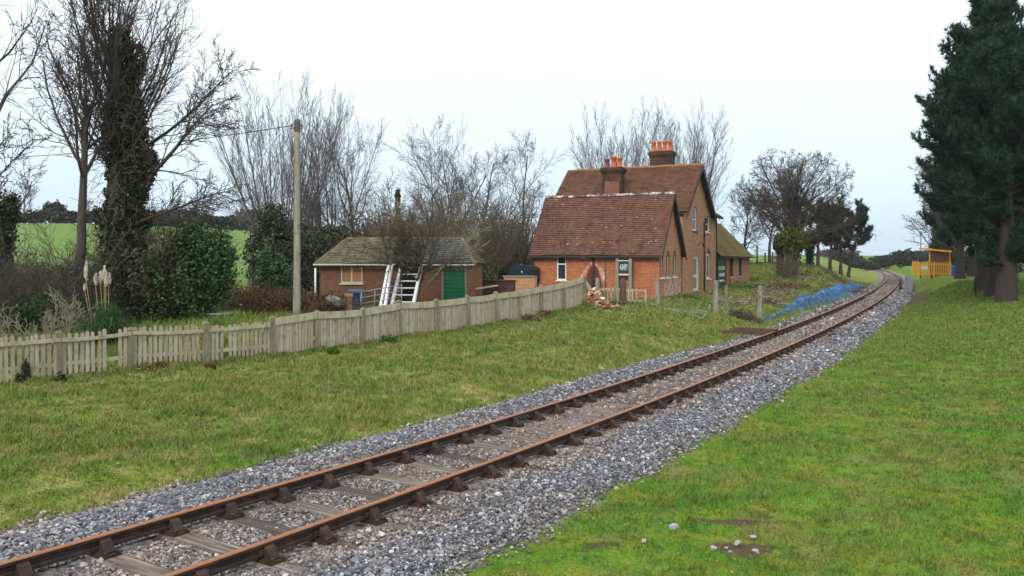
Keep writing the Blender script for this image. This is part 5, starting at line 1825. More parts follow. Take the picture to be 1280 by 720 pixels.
def bare_tree(name, label, loc, H, spread=1.0, seed=1, stems=1, r0=None, lev=4, group=None, cat='tree', mats=('bark', 'twig'), lean=(0, 0), crown=True, rmin=.008, stem_fan=.15, stem_jit=.25, rz=0, dome=None, **kw):
    rng = np.random.default_rng(seed)
    root = empty(name, loc, rz, label, cat, group)
    sk = Skel(rng, rmin=rmin, **kw)
    r0 = r0 or H * .018
    for i in range(stems):
        a = rng.uniform(0, 6.28) if stems > 1 else 0; q = stem_fan * rng.uniform(.2, 1) if stems > 1 else 0
        d = np.array([lean[0] + math.cos(a) * q, lean[1] + math.sin(a) * q, 1.0])
        p = (math.cos(a) * stem_jit * (stems > 1), math.sin(a) * stem_jit * (stems > 1), -.2)
        sk.grow(p, d, H * (rng.uniform(.75, 1.0) if stems > 1 else 1.0), r0 * (rng.uniform(.6, 1) if stems > 1 else 1), 0, lev)
    if spread != 1.0:
        for k, (p, r, l) in enumerate(sk.pl):
            c = p.copy(); c[:, :2] *= spread; sk.pl[k] = (c, r, l)
    if dome:
        cz, rx, rz_ = dome
        for k, (p, r, l) in enumerate(sk.pl):
            q = (p - np.array([0, 0, cz])) / np.array([rx, rx, rz_]); n_ = np.linalg.norm(q, axis=1)
            g = np.where(n_ > .7, .7 + .34 * (1 - np.exp(-(n_ - .7) / .34)), n_) / np.maximum(n_, 1e-6)
            g = np.where(p[:, 2] < cz - .55 * rz_, 1.0, g)[:, None]
            sk.pl[k] = ((p - np.array([0, 0, cz])) * g + np.array([0, 0, cz]), r, l)
    wood('trunk', [q for q in sk.pl if q[2] <= 1], M[mats[0]], root, 6)
    if crown:
        tw = [q for q in sk.pl if q[2] > 1]
        if tw: wood('crown', tw, M[mats[1]], root, 3)
    return root, sk


def ivy_on(root, lobes, n, size, mat='ivy', seed=3, name='ivy', **kw):
    rng = np.random.default_rng(seed)
    return leaf_obj(name, lump(n, rng, lobes, **kw), size, M[mat], root, rng)


def bush(name, label, loc, lobes, n, size, mat, seed, group=None, cat='bush', stems=True, rz=0, **kw):
    rng = np.random.default_rng(seed)
    root = empty(name, loc, rz, label, cat, group)
    leaf_obj('foliage', lump(n, rng, lobes, **kw), size, M[mat], root, rng)
    if stems:
        sk = Skel(rng, kids=(5, 4), ang=(35, 40), up=(.05, .05, .05), rmin=.012)
        zt = max(l[2] + l[5] * .6 for l in lobes)
        for k in range(4):
            l = lobes[rng.integers(len(lobes))]
            tgt = np.array([l[0], l[1], l[2] + l[5] * .2]); p0 = np.array([tgt[0] * .3, tgt[1] * .3, -.2]); d = tgt - p0
            sk.grow(p0, d, np.linalg.norm(d) * 1.1, .05, 0, 1)
        wood('stems', sk.pl, M['bark'], root, 5)
    return root


def thicket(name, label, loc, rx, ry, h, nst, seed, mat='twig_brown', rmin=.010, lev=2, group=None, cat='shrub', kids_=(7, 5), fan=.5, arch=-.02, r0=.02, sides=3, wander=(.09, .16, .22)):
    """many thin stems rising from a patch of ground"""
    rng = np.random.default_rng(seed)
    root = empty(name, loc, 0, label, cat, group)
    sk = Skel(rng, kids=kids_, ang=(38, 42, 40), up=(arch, .0, .0), wander=wander, ratio=(.5, .5, .5), t0=(.25, .15), nseg=(7, 4, 3), rmin=rmin, rr=(.6, .6), tip=.3)
    gx0, gy0, gz0 = loc
    for i in range(nst):
        a = rng.uniform(0, 6.28); q = math.sqrt(rng.random()); x, y = math.cos(a) * q * rx, math.sin(a) * q * ry
        d = np.array([math.cos(a) * fan * rng.uniform(0, 1), math.sin(a) * fan * rng.uniform(0, 1), 1])
        sk.grow((x, y, H1(gx0 + x, gy0 + y) - gz0 - .1), d, h * rng.uniform(.6, 1.1) * (1 - .25 * q), r0, 0, lev)
    wood('stems', [p for p in sk.pl if p[2] == 0], M[mat], root, 4)
    wood('twigs', [p for p in sk.pl if p[2] > 0], M[mat], root, sides)
    return root


def needles_arrays(c, d, L, k, w, rng):
    """tufts of needles: k blades fanning around direction d from point c"""
    n = len(c)
    cc = np.repeat(c, k, 0); dd = np.repeat(d, k, 0) + rng.normal(0, .55, (n * k, 3)); dd /= np.linalg.norm(dd, axis=1)[:, None]
    s = rng.normal(size=(n * k, 3)); s -= dd * (s * dd).sum(1)[:, None]; s /= np.linalg.norm(s, axis=1)[:, None]
    l = (np.repeat(L, k) * rng.uniform(.6, 1.2, n * k))[:, None]
    v = np.stack([cc - s * w, cc + s * w, cc + dd * l], 1)
    return v.reshape(-1, 3), np.arange(n * k * 3).reshape(-1, 3)


def pine(name, label, loc, H, cb, rad, seed, r0=.5, nb=70, tl=.34, tw=.028, dens=1.0, group=None, flat_top=False, lean=(0, 0), per=9, profile=None):
    """pine: trunk, limbs in whorls and upturned shoots carrying needle tufts"""
    rng = np.random.default_rng(seed)
    root = empty(name, loc, 0, label, 'tree', group)
    n = 12
    tp = np.array([(lean[0] * H * (i / n) ** 1.3 + rng.normal(0, .04) * (i > 0), lean[1] * H * (i / n), -.3 + (H + .3) * i / n) for i in range(n + 1)])
    tr = np.linspace(r0, .05, n + 1); tr[0] *= 1.3; tr *= 1 + rng.normal(0, .05, n + 1)
    pls = [(tp, tr, 0)]; tips, tdir = [], []; br = []
    for b in range(nb):
        t = cb + (1 - cb) * ((b + rng.random()) / nb); f = t * n; i = min(int(f), n - 1); p = tp[i] + (tp[i + 1] - tp[i]) * (f - i)
        u = (t - cb) / (1 - cb)
        R = rad * (profile(u) if profile else (min(1, .55 + u * 1.8) * (1 - u) ** .62 + .06)) * rng.uniform(.5, 1.22)
        a = rng.uniform(0, 6.28)
        el = -.15 + .75 * u + rng.normal(0, .12)
        d = np.array([math.cos(a) * math.cos(el), math.sin(a) * math.cos(el), math.sin(el)])
        m = 7; pts = [p]; q = p; dd = d.copy()
        for k in range(m):
            dd = rnorm(dd + np.array([0, 0, .05 + .03 * k]) + rng.normal(0, .10, 3)); q = q + dd * R / m; pts.append(q)
        pts = np.array(pts); br.append((pts, np.linspace(max(.03, R * .022), .012, m + 1), 1))
        ns = int((5 + R * 4.2) * dens)
        for k in range(ns):
            tt = .22 + .78 * rng.random() ** .75; ff = tt * m; ii = min(int(ff), m - 1); base = pts[ii] + (pts[ii + 1] - pts[ii]) * (ff - ii)
            bd = rnorm(pts[ii + 1] - pts[ii]); sd = perp(bd, rng); sd[2] *= .55
            sl = rng.uniform(.35, 1.0) * (.25 + .16 * R) * (1.2 - .5 * tt)
            dr = rnorm(bd * .7 + sd * .9 + np.array([0, 0, .35])); e = base + dr * sl; e2 = e + rnorm(dr + np.array([0, 0, .9])) * sl * .5
            br.append((np.array([base, e, e2]), np.array([.014, .010, .008]), 2))
            for z in (0.35, .7, 1.0):
                tips.append(base + (e - base) * z); tdir.append(rnorm(dr * .8 + np.array([0, 0, .35])))
            tips.append(e2); tdir.append(rnorm(e2 - e + np.array([0, 0, .3])))
    for z in np.linspace(.9, 1, 6):
        tips.append(tp[-1] * 1.0 + np.array([0, 0, (z - 1) * H * .5])); tdir.append(np.array([0, 0, 1.]))
    wood('trunk', pls, M['pinebark'], root, 10)
    wood('branches', br, M['pinebark'], root, 4)
    tips = np.array(tips); tdir = np.array(tdir)
    v, f = needles_arrays(tips, tdir, np.full(len(tips), tl), per, tw, rng)
    tint = np.repeat(np.repeat(rng.beta(1.5, 2.6, len(tips)), per), 3)
    link('crown', np_mesh('crown', v, f, [M['needle']], attrs={'tint': np.clip(tint + rng.normal(0, .06, len(tint)), 0, 1)}), root)
    return root
# ================================================================ left group by the garden
# bare tree with a single straight trunk
zt = 27.0
p = at(96, zt)
r1, s1 = bare_tree('bare_tree', 'tall bare tree with a straight grey trunk left of the ivy column', p, 7.4, seed=21, r0=.20, lev=4, mats=('bark', 'twig'),
                   kids=(11, 8, 6, 5), t0=(.60, .2, .12, .1), ang=(40, 40, 40, 38), ratio=(.66, .50, .48, .5), up=(.0, .06, .05, .03, .02), wander=(.025, .10, .15, .2, .22), rr=(.55, .55, .5, .6), tip=.35, nseg=(10, 8, 6, 4, 3), rmin=.010)
# great ivy clad tree
p = at(157, 28.0)
r2, s2_ = bare_tree('ivy_tree', 'huge bare tree whose thick trunk is wrapped in dark ivy', p, 9.4, seed=8, r0=.42, lev=3, mats=('bark', 'twig'),
                    kids=(38, 11, 6), t0=(.50, .12, .1), ang=(40, 30, 34), ratio=(.60, .38, .5), up=(.0, .055, .03, .02), wander=(.02, .05, .12, .2), rr=(.17, .45, .6), tip=.4, nseg=(10, 9, 6, 4), rmin=.010)
# the heavy limb reaching right
sk = Skel(np.random.default_rng(5), kids=(15, 7, 5), t0=(.25, .15, .1), ang=(40, 38, 36), ratio=(.42, .45, .5), up=(.02, .02, .01, .0), wander=(.05, .12, .16, .2), rr=(.4, .5, .6), nseg=(10, 6, 5, 3), rmin=.011)
sk.grow((.3, -.2, 4.1), (.66, -.1, .62), 4.2, .09, 0, 3)
sk.grow((.2, -.2, 3.2), (.9, -.2, .25), 3.6, .06, 0, 3)
sk.grow((.2, .2, 5.6), (.8, .1, .55), 4.2, .07, 0, 3)
wood('limb', [q for q in sk.pl if q[2] <= 0], M['bark'], r2, 6); wood('limb_twigs', [q for q in sk.pl if q[2] > 0], M['twig'], r2, 3)
zb_ = lambda py, z=28.0: PH(py, z) - p.z
lob = []
for k in range(13):
    t = k / 12; z = -.1 + (zb_(84) + .1) * t; w = .76 - .08 * t - .34 * max(0, t - .78) / .22
    lob.append((.02 * math.sin(k * 2.1), .05 * math.cos(k), z, w * (1 + .12 * math.sin(k * 1.7)), w * .9, .62))
lob += [(.75, -.2, zb_(205), .42, .35, .6), (.55, -.2, zb_(225), .4, .35, .6), (-.2, 0, zb_(60), .35, .35, .7), (.35, .1, zb_(75), .25, .3, .6)]
ivy_on(r2, lob, 36000, .062, 'ivy', 4, shell=.78, noise=.22)
# dead ivy stems hanging over the leaves
rng = np.random.default_rng(44); pl = []
for i in range(420):
    a = rng.uniform(0, 6.28); z = rng.uniform(.2, zb_(90)); r = .86 - .06 * z / 6
    q = np.array([math.cos(a) * r, math.sin(a) * r, z]); d = rnorm(np.array([math.cos(a) * .4 + rng.normal(0, .4), math.sin(a) * .4 + rng.normal(0, .4), rng.normal(.1, .8)]))
    pts = [q]
    for k in range(5): d = rnorm(d + rng.normal(0, .3, 3) - np.array([0, 0, .12])); q = q + d * rng.uniform(.1, .22); pts.append(q)
    pl.append((np.array(pts), np.linspace(.011, .006, 6), 1))
wood('hanging_stems', pl, M['twig_brown'], r2, 3)

# trees at the left edge
p = at(-10, 33)
r3, s3_ = bare_tree('bare_tree', 'bare leaning tree with dense twigs at the left edge of the picture', p, 6.6, seed=33, r0=.17, lev=4, lean=(.02, 0), mats=('bark', 'twig'),
                    kids=(8, 7, 6, 4), t0=(.3, .2, .12, .1), ang=(46, 44, 40, 38), ratio=(.5, .5, .48, .5), up=(.0, .05, .04, .02, .0), rmin=.012)
p = at(-30, 22)
r4, s4_ = bare_tree('bare_tree', 'bare tree outside the left edge with thin branches reaching into the top corner', p, 11.5, seed=35, r0=.2, lev=3, lean=(.0, 0), mats=('bark', 'twig'),
                    kids=(10, 7, 5), t0=(.5, .2, .12), ang=(40, 40, 40), ratio=(.36, .5, .48), up=(.0, .03, .03, .02), rmin=.009)
p = at(6, 30); rr_ = empty('ivy_stump', p, 0, 'dark ivy covered trunk at the far left below the bare twigs', 'tree')
wood('trunk', [(np.array([(0, 0, -.2), (.05, 0, 2), (.1, 0, 4.6)]), np.array([.16, .13, .08]), 0)], M['bark'], rr_, 7)
ivy_on(rr_, [(0, 0, .6, .42, .42, .9), (.03, 0, 1.8, .35, .35, .9), (.06, 0, 3.0, .3, .3, .9), (.1, 0, 4.1, .42, .4, .6)], 5200, .07, 'ivy', 9)
# scrub along the back of the fence, left
for i, (px, z, rx, ry, h, n, mk, lab) in enumerate(((20, 25, 2.0, 1.0, 2.6, 40, 'twig', 'dark bare shrub behind the fence at the far left'), (85, 27.5, 2.2, 1.4, 2.7, 46, 'twig', 'dark bare shrub behind the pampas grass'),
                                                    (60, 22.6, .8, .6, 1.65, 12, 'twig_pale', 'pale branching shrub close behind the left pickets'), (120, 31, 2.6, 1.2, 3.4, 40, 'twig_brown', 'tangled brown shrub at the foot of the ivy column'),
                                                    (180, 27.5, 1.3, 1.0, 3.0, 26, 'twig_brown', 'tangled grey shrub right of the ivy column'), (212, 31, 1.4, 1.0, 4.6, 30, 'twig', 'tall bare shrub between the ivy column and evergreen bush'))):
    thicket('bare_shrub', lab, at(px, z), rx, ry, h, n, 60 + i, mk, lev=2, kids_=(9, 5), fan=.55, r0=.018, rmin=.0085)
bush('low_bush', 'low dark bush behind the pickets at the far left', at(48, 25.2), [(-.9, 0, .4, 1.0, .6, .75), (.5, .1, .5, 1.2, .7, .8), (1.6, 0, .4, .9, .6, .7)], 9000, .05, 'tussock', 70)
bush('ivy_mound', 'ivy mound around the foot of the big ivy trunk', at(150, 27.2), [(-1.3, 0, .7, 1.1, .8, 1.1), (0, -.2, .9, 1.3, .8, 1.4), (1.4, 0, .9, 1.2, .8, 1.5), (1.9, .3, 1.9, .8, .7, 1.1)], 17000, .06, 'ivy', 71)
bush('dark_hedge', 'dark overgrown hedge in the left corner beyond the shrubs', at(0, 36), [(-3.5, 0, 1.0, 2.2, 1.0, 1.6), (-1, 0, .8, 2, 1, 1.4), (1.8, 0, .7, 1.8, .9, 1.2), (4.0, 0, .5, 1.6, .8, 1.0)], 15000, .08, 'hedge', 72)
# evergreen bush
p = at(248, 27.4)
bush('evergreen_bush', 'large dark green rounded bush with a bushy right side', p, [(-.6, 0, 1.0, .95, .9, 1.2), (.35, -.1, 1.5, .8, .8, 1.2), (-.3, .1, 2.1, .75, .7, .85), (.55, 0, 2.35, .55, .6, .55), (.75, 0, 1.35, .45, .5, .6), (-.9, .1, 1.9, .5, .5, .6), (.1, 0, .7, .9, .8, .9), (.9, .1, 2.0, .35, .4, .4), (-.2, 0, 2.75, .4, .4, .35)], 15000, .060, 'evergreen', 73, shell=.45, noise=.42)
# pampas grass
p = at(133, 23.2)
pg = empty('pampas_grass', p, 0, 'green pampas grass clump with tall white feathery plumes', 'ornamental grass')
rng = np.random.default_rng(12); n = 2600
a = rng.uniform(0, 6.28, n); q = np.sqrt(rng.random(n)) * .25; el = rng.beta(1.2, 1.3, n); L = rng.uniform(.55, 1.5, n)
b0 = np.stack([np.cos(a) * q, np.sin(a) * q, np.zeros(n)], 1); dh = np.stack([np.cos(a), np.sin(a), np.zeros(n)], 1)
s_ = np.stack([-np.sin(a), np.cos(a), np.zeros(n)], 1) * .006; a2 = a + rng.normal(0, .5, n); dh2 = np.stack([np.cos(a2), np.sin(a2), np.zeros(n)], 1)
m1 = b0 + dh * (L * .42 * el)[:, None] + np.array([0, 0, 1]) * (L * .55)[:, None]; m2 = b0 + dh2 * (L * .95 * el)[:, None] + np.array([0, 0, 1]) * (L * (.95 - .75 * el + rng.normal(0, .08, n)))[:, None]
v = np.stack([b0 - s_, b0 + s_, m1 + s_, m1 - s_, m2], 1).reshape(-1, 3); k = np.arange(n) * 5
f4 = np.stack([k, k + 1, k + 2, k + 3], 1); f3 = np.stack([k + 3, k + 2, k + 4], 1)
link('leaves', np_mesh('leaves', v, [f4, f3], [M['tussock']], attrs={'tint': np.repeat(rng.beta(1.5, 2, n), 5)}), pg)
for (px, py0, py1) in ((109, 327, 347), (118, 342, 354), (122, 339, 352), (130, 333, 350), (134, 340, 355), (136, 342, 354), (106, 355, 362)):
    x = PX(px, 23.2) - p.x; zt0 = PH(py0, 23.2) - p.z; zt1 = PH(py1, 23.2) - p.z; y = rng.uniform(-.15, .15)
    m = MB(); m.tube([(x * .4, y, 0), (x * .8, y, zt1 * .6), (x, y, zt1)], [.009, .008, .006], 5); st = m.build('stalk', M['reed'], pg)
    w = .028 if py0 > 350 else .048
    pts = lump(900, rng, [(x + .005, y, zt1 + (zt0 - zt1) * .35, w, w, (zt0 - zt1) * .45), (x + .012, y, zt1 + (zt0 - zt1) * .65, w * .6, w * .6, (zt0 - zt1) * .42)], shell=.2)
    leaf_obj('plume', pts, .022, M['plume'], st, rng, .35)

# brush heap (russet hedge trimmings) left of the outhouse
for i, (px, z, rx, h, n, mk, lab) in enumerate(((335, 31, 2.1, 1.15, 70, 'twig_brown', 'heap of brown hedge trimmings behind the telegraph pole'), (395, 31.5, 1.4, 1.35, 50, 'twig_brown', 'brown bramble heap under the outhouse window'),
                                                (310, 37, 2.2, 1.4, 50, 'twig', 'low bare brambles beside the field gate'), (470, 37.5, 1.8, 1.2, 34, 'twig', 'straggling bare stems in front of the outhouse wall'))):
    th = thicket('bramble', lab, at(px, z), rx, rx * .6, h, n, 80 + i, mk, lev=2, kids_=(6, 4), fan=1.3, arch=-.12, r0=.012, rmin=.007)
    if i < 3:
        rng = np.random.default_rng(90 + i); leaf_obj('dead_leaves', lump(3000, rng, [(0, 0, .25, rx, rx * .6, .5)], shell=.3), .05, M['russet'], th, rng)

# laurel clump beneath the tall fan of stems
bush('dark_laurel', 'dark evergreen clump at the foot of the fan shaped bare trees', at(354, 48), [(-1.0, 0, 2.4, 1.1, 1.2, 2.4), (-.6, 0, 4.2, .8, .9, 1.2), (.5, 0, 2.2, 1.4, 1.2, 2.0), (1.9, .3, 2.0, 1.5, 1.2, 1.9), (3.2, .5, 1.9, 1.2, 1.2, 1.9), (2.6, .4, 3.2, .9, .9, .9)], 26000, .085, 'ivy', 75, shell=.6)
bush('laurel_shrub', 'brighter green evergreen shrub left of the telegraph pole', at(337, 44), [(0, 0, 1.6, .7, .8, 1.4), (.6, 0, 1.2, .9, .8, 1.1), (-.3, 0, .7, .8, .8, .8)], 8000, .075, 'evergreen', 76)
# tall fans of stems (behind the telegraph pole)
for i, (px, z, H, n, fan, seed, lab) in enumerate(((352, 58, 13.4, 22, .40, 3, 'wide fan of tall bare upright stems behind the telegraph pole'), (412, 62, 11.6, 12, .30, 4, 'narrower fan of bare stems between the pole and the spreading tree'))):
    bare_tree('coppice_tree', lab, at(px, z), H, seed=seed, stems=n, r0=.10, lev=3, stem_fan=fan, stem_jit=.6, mats=('twig_far', 'twig_far'),
              kids=(13, 7, 4), t0=(.15, .1, .1), ang=(24, 24, 26), ratio=(.30, .42, .5), up=(.012, .05, .03, .02), wander=(.022, .045, .06, .08), rr=(.40, .5, .6), tip=.12, nseg=(10, 6, 4, 3), rmin=.0085)
bare_tree('bare_tree', 'spreading bare tree right of the fan of stems, above the outhouse roof', at(447, 64), 8.6, seed=14, r0=.24, lev=4, mats=('twig_far', 'twig_far'),
          kids=(8, 7, 6, 4), t0=(.25, .2, .12, .1), ang=(44, 42, 38, 36), ratio=(.72, .5, .48, .5), up=(.0, .05, .04, .02, .0), rmin=.010)
for i, (px, z, H, seed, st, lab) in enumerate(((545, 66, 10.6, 17, 3, 'twiggy bare tree behind the middle of the outhouse'), (585, 70, 11.6, 18, 4, 'taller thin bare tree right of the twiggy one'), (655, 72, 10.6, 19, 1, 'slender bare tree standing alone left of the station roof'))):
    bare_tree('bare_tree', lab, at(px, z), H, seed=seed, stems=st, r0=.16, lev=4 if st < 4 else 3, stem_fan=.35, mats=('twig_far', 'twig_far'),
              kids=(11, 8, 6, 4), t0=(.25, .2, .12, .1), ang=(40, 38, 36, 36), ratio=(.44, .5, .48, .5), up=(.0, .05, .04, .03, .0), wander=(.04, .1, .14, .18, .2), rmin=.010)
# thicket behind the outhouse
for i, (px, z, rx, ry, h, n, mk, lab) in enumerate(((455, 49, 3.2, 2, 4.2, 46, 'twig', 'dark twiggy thicket behind the left end of the outhouse'), (540, 50, 3.6, 2, 5.6, 56, 'twig_brown', 'brown twiggy thicket behind the middle of the outhouse'), (610, 52, 3.6, 2, 6.2, 60, 'twig_brown', 'brown twiggy thicket between the outhouse and the station'),
                                                    (655, 58, 2.8, 2, 6.0, 44, 'twig', 'grey thicket rising behind the oil tank'), (505, 56, 3.0, 2, 6.0, 44, 'twig_brown', 'taller brown thicket around the ivy topped pole'))):
    thicket('thicket', lab, at(px, z), rx, ry, h, n, 110 + i, mk, lev=2, kids_=(9, 6), fan=.5, r0=.03, rmin=.014, group='thickets behind the outhouse')
bush('dark_hedge', 'dark hedge filling the gap between the outhouse and oil tank', at(618, 55), [(-2.8, 0, 1.2, 1.9, 1, 1.9), (0, 0, 1.4, 2.2, 1, 2.0), (2.6, 0, 1.2, 1.9, 1, 1.8), (-5.4, 0, 1.4, 2.2, 1, 2.4), (-8.5, 0, 1.5, 2.4, 1, 2.6)], 26000, .10, 'hedge', 77)
bush('dark_hedge', 'dark hedge behind the left gable of the outhouse', at(415, 55), [(-2.2, 0, 1.2, 2.0, 1, 2.0), (.4, 0, 1.4, 2.0, 1, 2.2), (2.6, 0, 1.4, 1.9, 1, 2.2)], 14000, .10, 'hedge', 78)
# ivy top of the thin pole
ivy_on(IVYPOLE[0], [(0, 0, IVYPOLE[1] - .25, .17, .17, .45), (0, 0, IVYPOLE[1] - 1.4, .13, .13, .9)], 900, .07, 'ivy', 15)

# ivy clad shrub in front of the outhouse
p = at(508, 36.6)
r5, s5_ = bare_tree('ivy_shrub', 'ivy clad forked tree with a spreading twiggy head before the outhouse', p, 4.7, seed=51, stems=5, r0=.12, lev=3, stem_fan=.38, stem_jit=.35, mats=('bark', 'twig_brown'),
                    kids=(14, 9, 6), t0=(.40, .15, .1), ang=(66, 46, 44), ratio=(.56, .5, .5), up=(.0, .02, .0, -.01), wander=(.06, .14, .18, .2), rr=(.4, .5, .6), tip=.2, nseg=(8, 7, 5, 3), rmin=.009)
hq = lambda py: PH(py, 36.6) - p.z
ivy_on(r5, [(-.2, 0, hq(322), .30, .3, .8), (.05, 0, hq(350), .32, .35, .7), (.1, 0, hq(372), .32, .4, .7), (.42, 0, hq(322), .26, .3, .75), (.22, 0, hq(345), .3, .3, .7), (0, 0, .3, .4, .4, .6), (-.1, 0, hq(308), .3, .3, .5)], 11000, .05, 'ivy', 52, shell=.5)
sk = Skel(np.random.default_rng(57), kids=(10, 7), t0=(.4, .15), ang=(40, 40), ratio=(.4, .5), up=(.02, .02, 0), wander=(.05, .14, .18), rr=(.4, .5), nseg=(8, 6, 4), rmin=.009)
sk.grow((.7, 0, .9), (.62, -.1, .62), 3.6, .055, 0, 2); sk.grow((.9, 0, 1.6), (.8, .1, .35), 2.6, .03, 0, 2)
wood('limb', sk.pl, M['twig_pale'], r5, 4)

# ================================================================ behind the house and to the right
for i, (px, z, H, seed, lab) in enumerate(((778, 80, 15.0, 23, 'left of two pale fan shaped bare trees behind the station roof'), (852, 84, 15.2, 24, 'right of two pale fan shaped bare trees, behind the larger chimney'))):
    bare_tree('coppice_tree', lab, at(px, z), H, seed=seed, stems=24, r0=.11, lev=3, stem_fan=.38, stem_jit=.6, mats=('twig_far', 'twig_far'), group='fan shaped trees behind the house',
              kids=(13, 7, 4), t0=(.18, .1, .1), ang=(24, 24, 26), ratio=(.28, .42, .5), up=(.012, .05, .03, .02), wander=(.022, .045, .06, .08), rr=(.40, .5, .6), tip=.12, nseg=(10, 6, 4, 3), rmin=.010)
# oak
p = at(991, 84)
r6, s6_ = bare_tree('oak_tree', 'great spreading bare oak with ivy about its trunk on the bank', p, 7.4, seed=42, r0=.45, lev=4, mats=('bark', 'twig'), dome=(6.6, 6.6, 6.0),
                    kids=(26, 10, 8, 5), t0=(.30, .15, .12, .1), ang=(66, 40, 38, 36), ratio=(1.15, .44, .48, .5), up=(.0, .03, .02, .02, .01), wander=(.05, .07, .12, .16, .2), rr=(.40, .5, .5, .6), tip=.35, nseg=(8, 9, 6, 4, 3), rmin=.015)
hq = lambda py: PH(py, 84) - p.z
ivy_on(r6, [(0, 0, 1.5, .8, .8, 1.7), (-.2, 0, hq(290), .9, .8, 1.6), (.1, 0, hq(265), .8, .8, 1.3), (-.5, 0, hq(252), .6, .6, .9), (.8, 0, hq(275), .7, .7, 1.0)], 7000, .12, 'moss_leaf', 43, shell=.3)
for i, (px, z, top, w, mk, seed, lab) in enumerate(((975, 74, 290, .42, 'ivy', 1, 'ivy wrapped trunk left of the oak'), (990, 72, 282, .95, 'moss_leaf', 2, 'mossy yellow green ivied tree in front of the oak'), (1012, 90, 285, .7, 'ivy', 4, 'dark ivied trunk right behind the oak'))):
    p = at(px, z); h = PH(top, z) - p.z; r = empty('ivied_tree', p, 0, lab, 'tree')
    sk = Skel(np.random.default_rng(seed + 200), kids=(8, 6, 4), t0=(.35, .2, .1), ang=(50, 40, 40), ratio=(.45, .5, .5), rmin=.016)
    sk.grow((0, 0, -.3), (.02, 0, 1), h * 1.1, .24, 0, 3)
    wood('trunk', [q for q in sk.pl if q[2] == 0], M['bark'], r, 7); wood('crown', [q for q in sk.pl if q[2] > 0], M['twig_brown'], r, 3)
    ivy_on(r, [(0, 0, h * .15, w * .6, w * .6, h * .25), (0, 0, h * .45, w * .7, w * .7, h * .28), (0, 0, h * .75, w * 1.3, w, h * .22), (w * .5, 0, h * .66, w, w, h * .18), (-w * .6, 0, h * .72, w * .9, w, h * .16)], 4200, .11, mk, seed + 210, shell=.3)
p = at(984, 66); thicket('cut_shrub', 'brown cut back shrub of upright stems on the bank before the oak', p, .7, .5, 2.3, 46, 220, 'twig_brown', lev=1, kids_=(5, 4), fan=.22, r0=.035, rmin=.014, arch=.0)
bare_tree('bare_tree', 'small round headed bare tree left of the oak, behind the far wing', at(932, 92), 6.0, seed=62, r0=.2, lev=4, mats=('twig', 'twig'), kids=(12, 8, 7, 5), t0=(.22, .2, .12, .1), ang=(60, 44, 40, 36), ratio=(.75, .5, .48, .5), up=(0, .04, .03, .02, 0), rmin=.016)
bare_tree('bare_tree', 'bare tree between the small round one and the oak', at(962, 96), 8.0, seed=63, r0=.2, lev=4, mats=('twig', 'twig'), kids=(11, 8, 7, 5), t0=(.25, .2, .12, .1), ang=(54, 44, 40, 36), ratio=(.65, .5, .48, .5), up=(0, .05, .03, .02, 0), rmin=.016)
# pines by the bend
prof = lambda u: (.45 + .9 * u) * (1 - .45 * u)
for i, (px, z, top, rad, seed, ln, lab) in enumerate(((1023, 106, 268, 3.4, 1, (0, 0), 'dark pine with a flat crown closest to the oak'), (1038, 108, 270, 3.0, 2, (.02, 0), 'slim trunked dark pine in the middle of the row'), (1051, 110, 272, 3.2, 3, (.0, 0), 'straight dark pine second from the right of the row'), (1060, 112, 274, 3.6, 4, (.24, 0), 'dark pine leaning right over the railway at the row end'))):
    p = at(px, z); H = PH(top, z) - p.z
    pine('pine_tree', lab, p, H, .48, rad, 300 + seed, r0=.26, nb=26, tl=.55, tw=.06, dens=.9, lean=ln, per=8, profile=prof, group='pines by the bend')
# giant pines on the right
gprof = lambda u: (.50 + .9 * min(1, u / .45)) * (1 if u < .55 else max(.12, 1 - ((u - .55) / .47) ** 1.05)) * .68

for i, (px, z, top, rad, cb, r0, seed, lab) in enumerate(((1258, 43.5, 45, 4.0, .16, .50, 5, 'massive dark pine with the thickest foremost trunk at the right edge'), (1243, 48, -18, 4.5, .16, .52, 6, 'massive dark pine with the second trunk behind the foremost'), (1228, 53, 26, 3.7, .15, .42, 7, 'dark pine with the leftmost of the three big trunks'))):
    p = at(px, z); H = PH(top, z) - p.z
    pine('giant_pine', lab, p, H, cb, rad, 320 + seed, r0=r0, nb=175, tl=.36, tw=.032, dens=1.3, per=11, profile=gprof, group='giant pines on the lawn')
for i, (px, z, top, rad, seed, lab) in enumerate(((1312, 60, 50, 5.2, 8, 'dark pine beyond the right edge of the lawn'), (1200, 72, 110, 3.8, 9, 'more distant dark pine behind the shelter'), (1215, 80, 90, 4.2, 10, 'dark pine deep in the shade behind the lamp'))):
    p = at(px, z); H = PH(top, z) - p.z
    pine('pine_tree', lab, p, H, .16, rad, 320 + seed, r0=.40, nb=70, tl=.5, tw=.045, dens=1.0, per=8)
for i, (px, z, H, seed, lab) in enumerate(((1172, 112, 13.2, 71, 'bare tree showing left of the giant pines'), (1186, 104, 12.0, 72, 'ivied bare tree between the shelter and the giant pines'))):
    r, s = bare_tree('bare_tree', lab, at(px, z), H, seed=seed, r0=.24, lev=4, mats=('twig', 'twig'), kids=(16, 9, 7, 4), t0=(.15, .15, .12, .1), ang=(50, 44, 40, 36), ratio=(.40, .5, .48, .5), up=(0, .05, .03, .02, 0), rmin=.022)
    ivy_on(r, [(0, 0, 3.5, 1.0, 1.0, 3.0), (.4, 0, 7.0, 1.0, 1, 2.2), (-.5, 0, 9.2, .8, .8, 1.2)], 4200, .15, 'ivy', seed, shell=.3)
